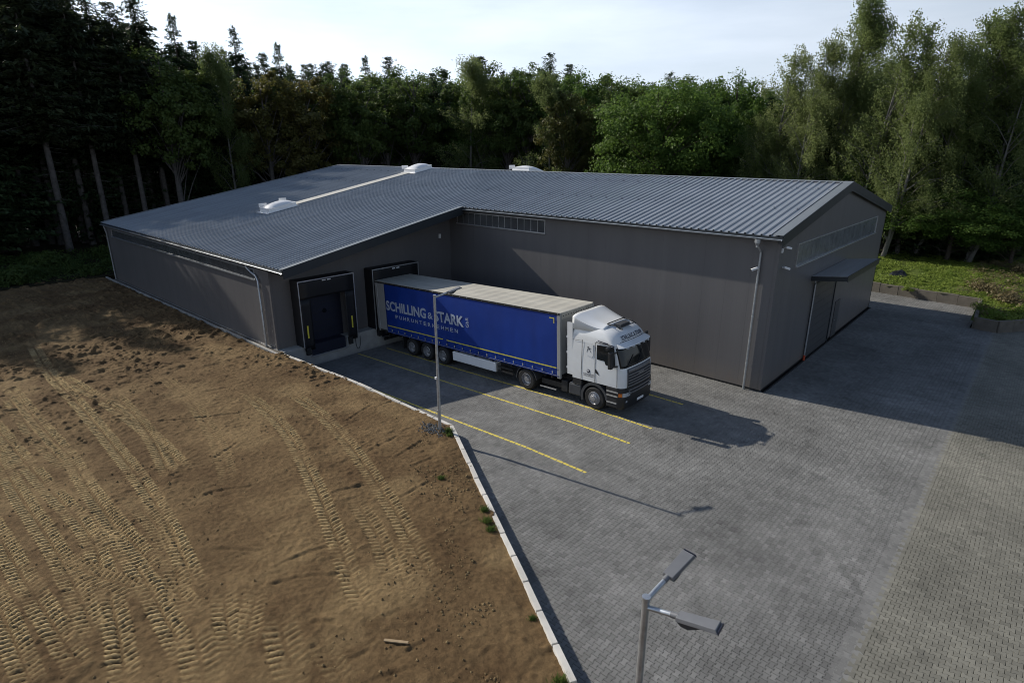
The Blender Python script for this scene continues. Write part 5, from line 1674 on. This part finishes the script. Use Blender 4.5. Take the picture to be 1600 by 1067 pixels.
PROTO = {
    'pine': [(25.0, spruce(1, M['needles_brown'], M['greybark'], 25, 4.3, .42, .42, 9, 0, .55)), (25.0, spruce(2, M['needles_brown'], M['greybark'], 25, 3.8, .36, .42, 9, .05, .6))],
    'spruce': [(25.0, spruce(3, M['needles'], M['bark'], 25, 4.6, .06, .42, 9, 0, .62)), (25.0, spruce(4, M['needles'], M['bark'], 25, 3.7, .10, .45, 8, .1, .72)), (25.0, spruce(5, M['needles'], M['bark'], 25, 5.0, .05, .46, 9, .05, .55))],
    'oak': [(18.0, broadleaf(11, M['oak'], M['bark'], 18, 7.2, .10, 300, 130, .25, 11)), (18.0, broadleaf(12, M['oak'], M['bark'], 18, 5.6, .12, 190, 110, .30, 8))],
    'beech': [(20.0, broadleaf(13, M['mixleaf'], M['greybark'], 20, 4.6, .12, 190, 100, .30, 9)), (20.0, broadleaf(14, M['mixleaf'], M['greybark'], 20, 3.8, .10, 170, 100, .28, 8))],
    'autumn': [(18.0, broadleaf(15, M['autumn'], M['greybark'], 18, 4.2, .12, 160, 100, .28, 8))],
    'birch': [(22.0, birch(21, M['birchleaf'], 22, 4.8, .12, .165, (.34, .02), 1050, 32, 2)), (22.0, birch(22, M['birchleaf'], 22, 4.0, .16, .16, (.38, .05), 760, 32, 1)), (22.0, birch(23, M['birchleaf'], 22, 5.4, .08, .165, (.30, -.04), 1150, 32, 3))],
}
trng = random.Random(5)
def tree(kind, x, y, H, label, group, zb=.55, wid=1.0, variant=None):
    v = PROTO[kind][variant if variant is not None else trng.randrange(len(PROTO[kind]))]
    hp, (cr_, tk_) = v
    o = empty(kind + '_tree', (x, y, zb), label, 'tree', group)
    s = H / hp
    o.scale = (s * wid, s * wid, s)
    o.rotation_euler.z = trng.uniform(0, 6.28) if kind != 'birch' else trng.uniform(-.5, .5)
    for nm, m_ in (('trunk', tk_), ('crown', cr_)):
        c = bpy.data.objects.new(nm, m_); COL.objects.link(c); c.parent = o
    return o

def edge_distance(px, top):
    d = px_dir(px, 230); h = math.hypot(d[0], d[1]); dx, dy = d[0] / h, d[1] / h
    a = 75.5 / -dx if dx < -.05 else 1e9
    yy = float(np.interp(px, [500, 760, 1000, 1600], [60.0, 66.0, 70.0, 70.5]))
    b = yy / dy if dy > .05 else 1e9
    return min(a, b)
def tree_at(kind, px, top, off, label, group, wid=1.0, variant=None, zb=.55):
    d = px_dir(px, top); h = math.hypot(d[0], d[1])
    D = edge_distance(px, top) + off
    p = CAM + d * (D / h)
    return tree(kind, p[0], p[1], p[2] - zb, label, group, zb, wid, variant)

G1 = 'front trees of the wood'
front = [
    # px, top, kind, offset, width, variant, label
    (6, -52, 'pine', 0, 1.1, 0, 'dark pine with bare trunk, first at the left edge of the wood'),
    (52, -40, 'pine', 4, 1.0, 1, 'dark pine with leaning-looking bare trunk, second from the left edge'),
    (88, -28, 'pine', 1, 1.0, 0, 'dark pine with bare trunk, third from the left edge of the wood'),
    (128, -14, 'pine', 5, .95, 1, 'dark pine with bare trunk, fourth from the left edge of the wood'),
    (166, 8, 'pine', 1, 1.0, 0, 'dark bare-stemmed pine just left of the low wall far corner'),
    (205, -2, 'pine', 4, 1.0, 1, 'tall pointed dark conifer above the low roof left corner'),
    (236, 60, 'beech', -1, 1.0, 0, 'dark leafy tree behind the far left roof corner'),
    (266, 24, 'spruce', 4, .95, 1, 'pointed dark spruce top standing alone against the bright sky at left'),
    (300, 66, 'spruce', 3, 1.0, 0, 'dark spruce right of the lone pointed spruce top'),
    (336, 78, 'birch', -2, .9, 1, 'slender green birch in front of the dark spruces, left of the first rooflight'),
    (362, 44, 'spruce', 6, .9, 1, 'thin spire-topped spruce rising above the slender green birch'),
    (402, 92, 'autumn', -2, 1.0, 0, 'brownish green leafy tree left of the first rooflight'),
    (432, 70, 'spruce', 5, .9, 1, 'dark spruce behind the brownish green leafy tree'),
    (468, 102, 'autumn', -3, 1.05, 0, 'yellowish green leafy tree above the first rooflight'),
    (515, 98, 'beech', -1, 1.0, 1, 'green leafy tree above the roof back left corner'),
    (556, 112, 'beech', -3, 1.0, 0, 'dark green leafy tree right of the roof back left corner'),
    (596, 116, 'beech', 0, 1.0, 1, 'dark leafy tree left of the ridge rooflight'),
    (636, 104, 'beech', -2, 1.0, 0, 'dark leafy tree just left of the ridge rooflight'),
    (676, 118, 'spruce', 0, 1.1, 2, 'dark conifer right above the ridge rooflight'),
    (730, 98, 'birch', -4, 1.35, 1, 'thin pale birch sticking above its neighbours at the picture centre'),
    (752, 118, 'beech', -2, .9, 1, 'green leafy tree right of the thin pale birch'),
    (790, 96, 'beech', 0, .95, 0, 'green leafy tree above the rooflight on the far slope'),
    (826, 84, 'beech', 1, .95, 1, 'tall bright green leafy tree right of the far slope rooflight'),
    (862, 122, 'birch', -4, 1.3, 1, 'weeping pale green birch left of the large round oak'),
    (890, 128, 'autumn', -5, .8, 0, 'small reddish brown tree left of the large round oak'),
    (912, 98, 'oak', 3, .8, 1, 'dark green leafy tree behind the small reddish brown tree'),
    (1040, 108, 'oak', -6, 1.0, 0, 'large round bright green oak behind the middle of the ridge'),
    (960, 110, 'beech', 2, 1.0, 0, 'yellow green leafy tree at the left shoulder of the round oak'),
    (1110, 118, 'oak', 0, .9, 1, 'dark green oak on the right side of the round oak'),
    (1165, 100, 'oak', 6, .75, 1, 'dark clumpy oak top left of the windswept birches'),
    (1222, 92, 'birch', -1, 1.15, 2, 'wide windswept birch, leftmost of the tall birch group'),
    (1262, 70, 'birch', -4, 1.0, 0, 'olive birch second in the tall birch group above the roof end'),
    (1185, 190, 'birch', -2, 1.2, 2, 'low olive birch at the left foot of the birch group'),
    (1318, 30, 'birch', 0, 1.0, 0, 'tall birch left of the highest birch above the gable'),
    (1352, -6, 'birch', 1, .95, 1, 'highest wispy birch of the wood, above the gable end'),
    (1402, 44, 'birch', -3, 1.1, 2, 'birch with pale bare stems right of the highest birch'),
    (1440, 70, 'birch', -6, 1.0, 0, 'leafy birch leaning right beside the pale bare stems'),
    (1457, 42, 'spruce', 6, .8, 1, 'thin spruce top between the two right birch groups'),
    (1500, 34, 'birch', -2, 1.1, 0, 'yellowish birch left of the picture right edge'),
    (1552, 18, 'birch', 0, 1.1, 2, 'tall yellowish birch near the right edge of the picture'),
    (1598, 24, 'birch', -3, 1.1, 0, 'tall birch cut by the right edge of the picture'),
    (1300, 180, 'spruce', -1, 1.35, 2, 'low drooping spruce right behind the gable roof'),
    (1420, 150, 'spruce', -2, 1.35, 2, 'broad dark spruce with drooping boughs right of the gable'),
    (1375, 230, 'oak', -2, .8, 1, 'low leafy maple green tree behind the gable corner'),
    (1510, 140, 'spruce', 0, 1.2, 0, 'dark spruce standing at the back of the grassy bank'),
    (1580, 160, 'spruce', -1, 1.25, 2, 'dark spruce at the back of the bank by the right edge'),
]
for k, px in enumerate(range(1170, 1640, 36)):
    front.append((px + (k * 13) % 17, 262 + (k * 29) % 50, ('oak', 'beech', 'spruce')[k % 3], -3.5 + k % 3, 1.7, 0,
                  'low shaded %s tree under the birches, %s from the gable roof' % (('broad leafy', 'bushy', 'drooping conifer')[k % 3], ('first', 'second', 'third', 'fourth', 'fifth', 'sixth', 'seventh', 'eighth', 'ninth', 'tenth', 'eleventh', 'twelfth', 'thirteenth', 'fourteenth')[k])))
for px, top, kind, off, wid, var, lab in front:
    if top < 240: top -= {'oak': 22, 'beech': 24, 'autumn': 20, 'birch': 10}.get(kind, 4)
    tree_at(kind, px, top, off, lab, G1, wid, var)
sky_px = [-40, 0, 60, 110, 150, 205, 240, 266, 300, 360, 420, 470, 520, 560, 600, 640, 700, 760, 830, 900, 960, 1040, 1110, 1170, 1220, 1290, 1350, 1420, 1500, 1560, 1640]
sky_top = [-100, -90, -50, 8, 22, 14, 55, 60, 70, 66, 76, 84, 88, 92, 94, 100, 104, 98, 92, 102, 110, 118, 108, 112, 130, 110, 80, 90, 80, 60, 60]
for row, off, step, drop in ((0, 7, 27, 6), (1, 13, 31, 4), (2, 20, 36, 8)):
    px = -60 + row * 9
    while px < 1790:
        p = px + trng.uniform(-6, 6)
        top = np.interp(p, sky_px, sky_top) + trng.uniform(-4, 26) + drop
        if 560 < p < 1160: top -= 20
        if p < 560: kind = trng.choice(['spruce', 'spruce', 'spruce', 'pine', 'beech']) if p > 120 else trng.choice(['pine', 'pine', 'spruce'])
        elif p < 1160: kind = trng.choice(['beech', 'beech', 'beech', 'oak', 'oak', 'spruce'])
        else: kind = trng.choice(['birch', 'beech', 'spruce', 'spruce'])
        sect = 'left' if p < 560 else ('middle' if p < 1150 else 'right')
        fr = min((f for f in front if f[1] < 200), key=lambda f: abs(f[0] - p))
        sw = fr[6].replace(',', '').split()[:7]
        while sw[-1] in ('the', 'at', 'of', 'left', 'in', 'from', 'its', 'a', 'right', 'with', 'above', 'behind', 'on', 'and', 'just', 'two', 'first', 'between', 'standing', 'far', 'low', 'in'): sw.pop()
        lab = '%s %s %s of the %s' % ({'pine': 'pine', 'spruce': 'spruce', 'beech': 'leafy tree', 'oak': 'oak', 'birch': 'birch'}[kind], ('close behind', 'second row behind', 'third row behind')[row], 'left' if p < fr[0] else 'right', ' '.join(sw))
        tree_at(kind, p, top, off + trng.uniform(-2, 2), lab, 'inner trees of the wood, ' + sect + ' part ' + kind, 1.0)
        px += step
# the wood goes on beyond the left edge of the picture and shades the soil
for x, y, h in ((-48, -11.4, 23), (-51, -9.6, 25), (-54, -12.2, 26), (-56, -8.6, 27), (-60, -11, 27), (-45.5, -12.8, 21.5), (-63, -7.5, 27), (-66, -12, 28), (-58, -4.5, 27), (-64, -2.5, 27), (-70, -6, 28), (-70, -10, 28), (-69, -14, 28)):
    tree('spruce', x, y, h, 'dark dense conifer at the left picture edge behind the bare-stemmed pines', 'dense conifers at the left picture edge', wid=1.15)
for k in range(11):
    for row in range(5):
        tree(trng.choice(['pine', 'spruce']), -46.5 - row * 5.0 + trng.uniform(-1.5, 1.5), -13 - k * 3.6 + trng.uniform(-1, 1), trng.uniform(22, 26),
             'dark conifer of the wood beyond the left edge of the picture', 'conifers beyond the left picture edge')

# ---- undergrowth
bm_dark, bs_dark = bush_mesh(51, M['mixleaf'], 1700, .17)
bm_weed, bs_weed = bush_mesh(52, M['weed'], 900, .12)
bm_dry, bs_dry = bush_mesh(53, M['dryweed'], 1500, .12)
def bush(name, x, y, z, s, label, cat, group, fol, stem, sz=1.0):
    o = empty(name, (x, y, z), label, cat, group); o.scale = (s, s, s * sz); o.rotation_euler.z = trng.uniform(0, 6.28)
    for nm, m_ in (('stem', stem), ('foliage', fol)):
        c = bpy.data.objects.new(nm, m_); COL.objects.link(c); c.parent = o
    return o
for k in range(40):
    x = -31.5 - 12 * trng.random() ** 1.3; y = trng.uniform(-17.5, -1.5)
    bush('bramble_bush', x, y, .5, trng.uniform(.8, 1.5), 'dark low bramble bush at the foot of the pines left of the low wall', 'bush', 'brambles along the left edge of the wood', bm_dark, bs_dark, trng.uniform(.8, 1.3))

def scatter_leaves(name, pts, zf, n_per, size, mat, seed, label, hgt=.3):
    r = np.random.default_rng(seed)
    n = len(pts) * n_per
    c = np.repeat(pts, n_per, 0)
    off = r.normal(0, .12, (n, 2))
    x = c[:, 0] + off[:, 0]; y = c[:, 1] + off[:, 1]
    z = zf(x, y) + r.random(n) * hgt
    N_ = unit(np.stack([r.normal(0, .6, n), r.normal(0, .6, n), np.ones(n)], -1))
    s = size * r.uniform(.6, 1.5, n)
    V = rhombi(np.stack([x, y, z], -1), N_, rdir(r, n), s, s * .55)
    tone = np.clip(np.repeat(r.random(len(pts)), n_per) * .6 + .4 * r.random(n), 0, 1)
    me_ = leaf_mesh(name, V, tone, mat)
    o = link(name, me_); tag(o, label, 'weeds', kind='stuff'); return o
r_ = np.random.default_rng(77)
pp = np.stack([r_.uniform(16.6, 34, 7000), r_.uniform(26, 50, 7000)], -1)
pp = pp[pp[:, 1] > bank_y(pp[:, 0]) + .22]
dens = vnoise(pp[:, 0], pp[:, 1], 1.8, 33)
scatter_leaves('meadow_weeds', pp[dens > -.45], bank_h, 11, .13, M['weed'], 61, 'bright green weeds and grass covering the bank behind the yard', .2)
pd = pp[(dens <= .2) & (pp[:, 0] > 24.5)]
scatter_leaves('dry_grass', pd[::2], bank_h, 7, .15, M['dryweed'], 62, 'dry straw-coloured grass between the green weeds on the bank', .35)
pu = np.stack([r_.uniform(-46, -30.2, 1800), r_.uniform(-22, 4, 1800)], -1)
scatter_leaves('forest_undergrowth', pu, lambda x, y: 0.52 + 0 * x, 6, .2, M['mixleaf'], 63, 'dark leafy ground cover under the pines at left', .5)
def at_bank(px, py):
    p = px_ground(px, py, .85); return p[0], p[1]
for k, (px, py, s, lab) in enumerate([(1538, 452, 1.25, 'reddish brown dried shrub on the grassy bank'), (1580, 468, 1.6, 'large straw-coloured weed clump at the right end of the bank'),
                                      (1598, 430, 1.3, 'straw-coloured weed clump cut by the right picture edge'), (1560, 420, .9, 'small straw-coloured weed clump behind the dried shrub')]):
    x, y = at_bank(px, py)
    bush('dry_shrub', x, y, float(bank_h(np.array(x), np.array(y))) - .1, s, lab, 'shrub', 'dry shrubs on the bank', bm_dry, bs_dry, .9)
for k, (px, py, s, lab) in enumerate([(1450, 425, .7, 'green weed clump right of the black plastic sheet'), (1480, 432, .8, 'green weed clump in the middle of the grassy bank'), (1420, 448, .6, 'low green weed clump above the concrete block wall'),
                                      (1555, 490, 1.0, 'dark green weed clump on the corner of the block wall'), (1590, 485, 1.0, 'green weed clump above the wall by the right picture edge'), (1535, 480, .8, 'green weed clump at the inner bend of the block wall')]):
    x, y = at_bank(px, py)
    bush('weed_clump', x, y, float(bank_h(np.array(x), np.array(y))) - .08, s, lab, 'weeds', 'green weed clumps on the bank', bm_weed, bs_weed, .8)
# black plastic sheet lying in the weeds
x, y = at_bank(1404, 430)
V = []; F = []
rr = random.Random(9)
for i in range(9):
    for j in range(7):
        u, v = i / 8 * 2 - 1, j / 6 * 2 - 1
        V.append((x + u * .65 + rr.uniform(-.06, .06), y + v * .5 + rr.uniform(-.06, .06), .85 + .45 * max(0, 1 - u * u) * max(0, 1 - v * v) + rr.uniform(-.09, .10)))
for i in range(8):
    for j in range(6):
        a = i * 7 + j; F.append((a, a + 7, a + 8, a + 1))
o = MB().add(V, F).obj('plastic_sheet', M['plastic_sheet']); sm = o.modifiers.new('thick', 'SOLIDIFY'); sm.thickness = .01
tag(o, 'crumpled black plastic sheet lying in the green weeds on the bank', 'plastic sheet')

# weeds along the kerb
def tuft_mesh(seed, n=240):
    r = np.random.default_rng(seed)
    base = r.normal(0, .10, (n, 2)); d = unit(np.concatenate([r.normal(0, .45, (n, 2)), np.ones((n, 1))], 1)); l = r.uniform(.12, .34, n)
    P0 = np.concatenate([base, np.zeros((n, 1))], 1) + d * (l / 2)[:, None]
    N_ = unit(np.cross(d, rdir(r, n)))
    return leaf_mesh('blades', rhombi(P0, N_, d, l, np.full(n, .022)), r.random(n), M['mixleaf'])
tm = tuft_mesh(71)
kw = [(12.75, -6.05, 1.0, 'green grass tuft at the foot of the single-headed lamp post'), (13.0, -6.22, .8, 'small grass tuft right of the single-headed lamp post'),
      (17.55, -8.95, .8, 'upper grass tuft beside the white kerb below the kerb corner'), (18.0, -9.3, .9, 'middle grass tuft beside the white kerb below the kerb corner'), (18.35, -9.5, .8, 'lower grass tuft beside the white kerb below the kerb corner'),
      (22.95, -12.2, 1.0, 'grass tuft by the kerb at the bottom edge of the picture'), (21.4, -11.25, .55, 'small grass tuft behind the kerb near the foreground'), (15.2, -8.6, .7, 'grass tuft on the soil ridge left of the kerb')]
for x, y, s, lab in kw:
    o = empty('grass_tuft', (x, y, soil_z(x, y) - .02), lab, 'grass', 'grass tufts at the kerb'); o.scale = (s * .8, s * .8, s * .7); o.rotation_euler.z = trng.uniform(0, 6)
    c = bpy.data.objects.new('blades', tm); COL.objects.link(c); c.parent = o
# grey gravel heap around the lamp foot
r2 = np.random.default_rng(8); n = 260
gx_ = 12.2 + r2.normal(0, .28, n); gy_ = -6.35 + r2.normal(0, .2, n); ok = gy_ < -5.75; gx_, gy_ = gx_[ok], gy_[ok]; n = len(gx_)
b = MB()
for a_, c_ in zip(gx_, gy_):
    s = r2.uniform(.018, .045); z = soil_z(a_, c_) + s * .4
    b.add([(a_ + s * r2.uniform(.6, 1.2), c_, z), (a_, c_ + s, z), (a_ - s * r2.uniform(.6, 1.2), c_, z), (a_, c_ - s, z), (a_, c_, z + s)], [(0, 1, 4), (1, 2, 4), (2, 3, 4), (3, 0, 4)])
tag(b.obj('gravel_heap', M['gravel']), 'patch of grey gravel around the foot of the single-headed lamp post', 'gravel', kind='stuff')
# a stick on the soil
p = px_ground(600, 998, .36); q = px_ground(638, 1004, .36)
o = MB().bar((p[0], p[1], soil_z(p[0], p[1]) + .035), (q[0], q[1], soil_z(q[0], q[1]) + .035), .07, .03).obj('wooden_slat', M['wood'], None, bevel=.006)
tag(o, 'short weathered wooden slat lying on the soil in the foreground', 'wood')
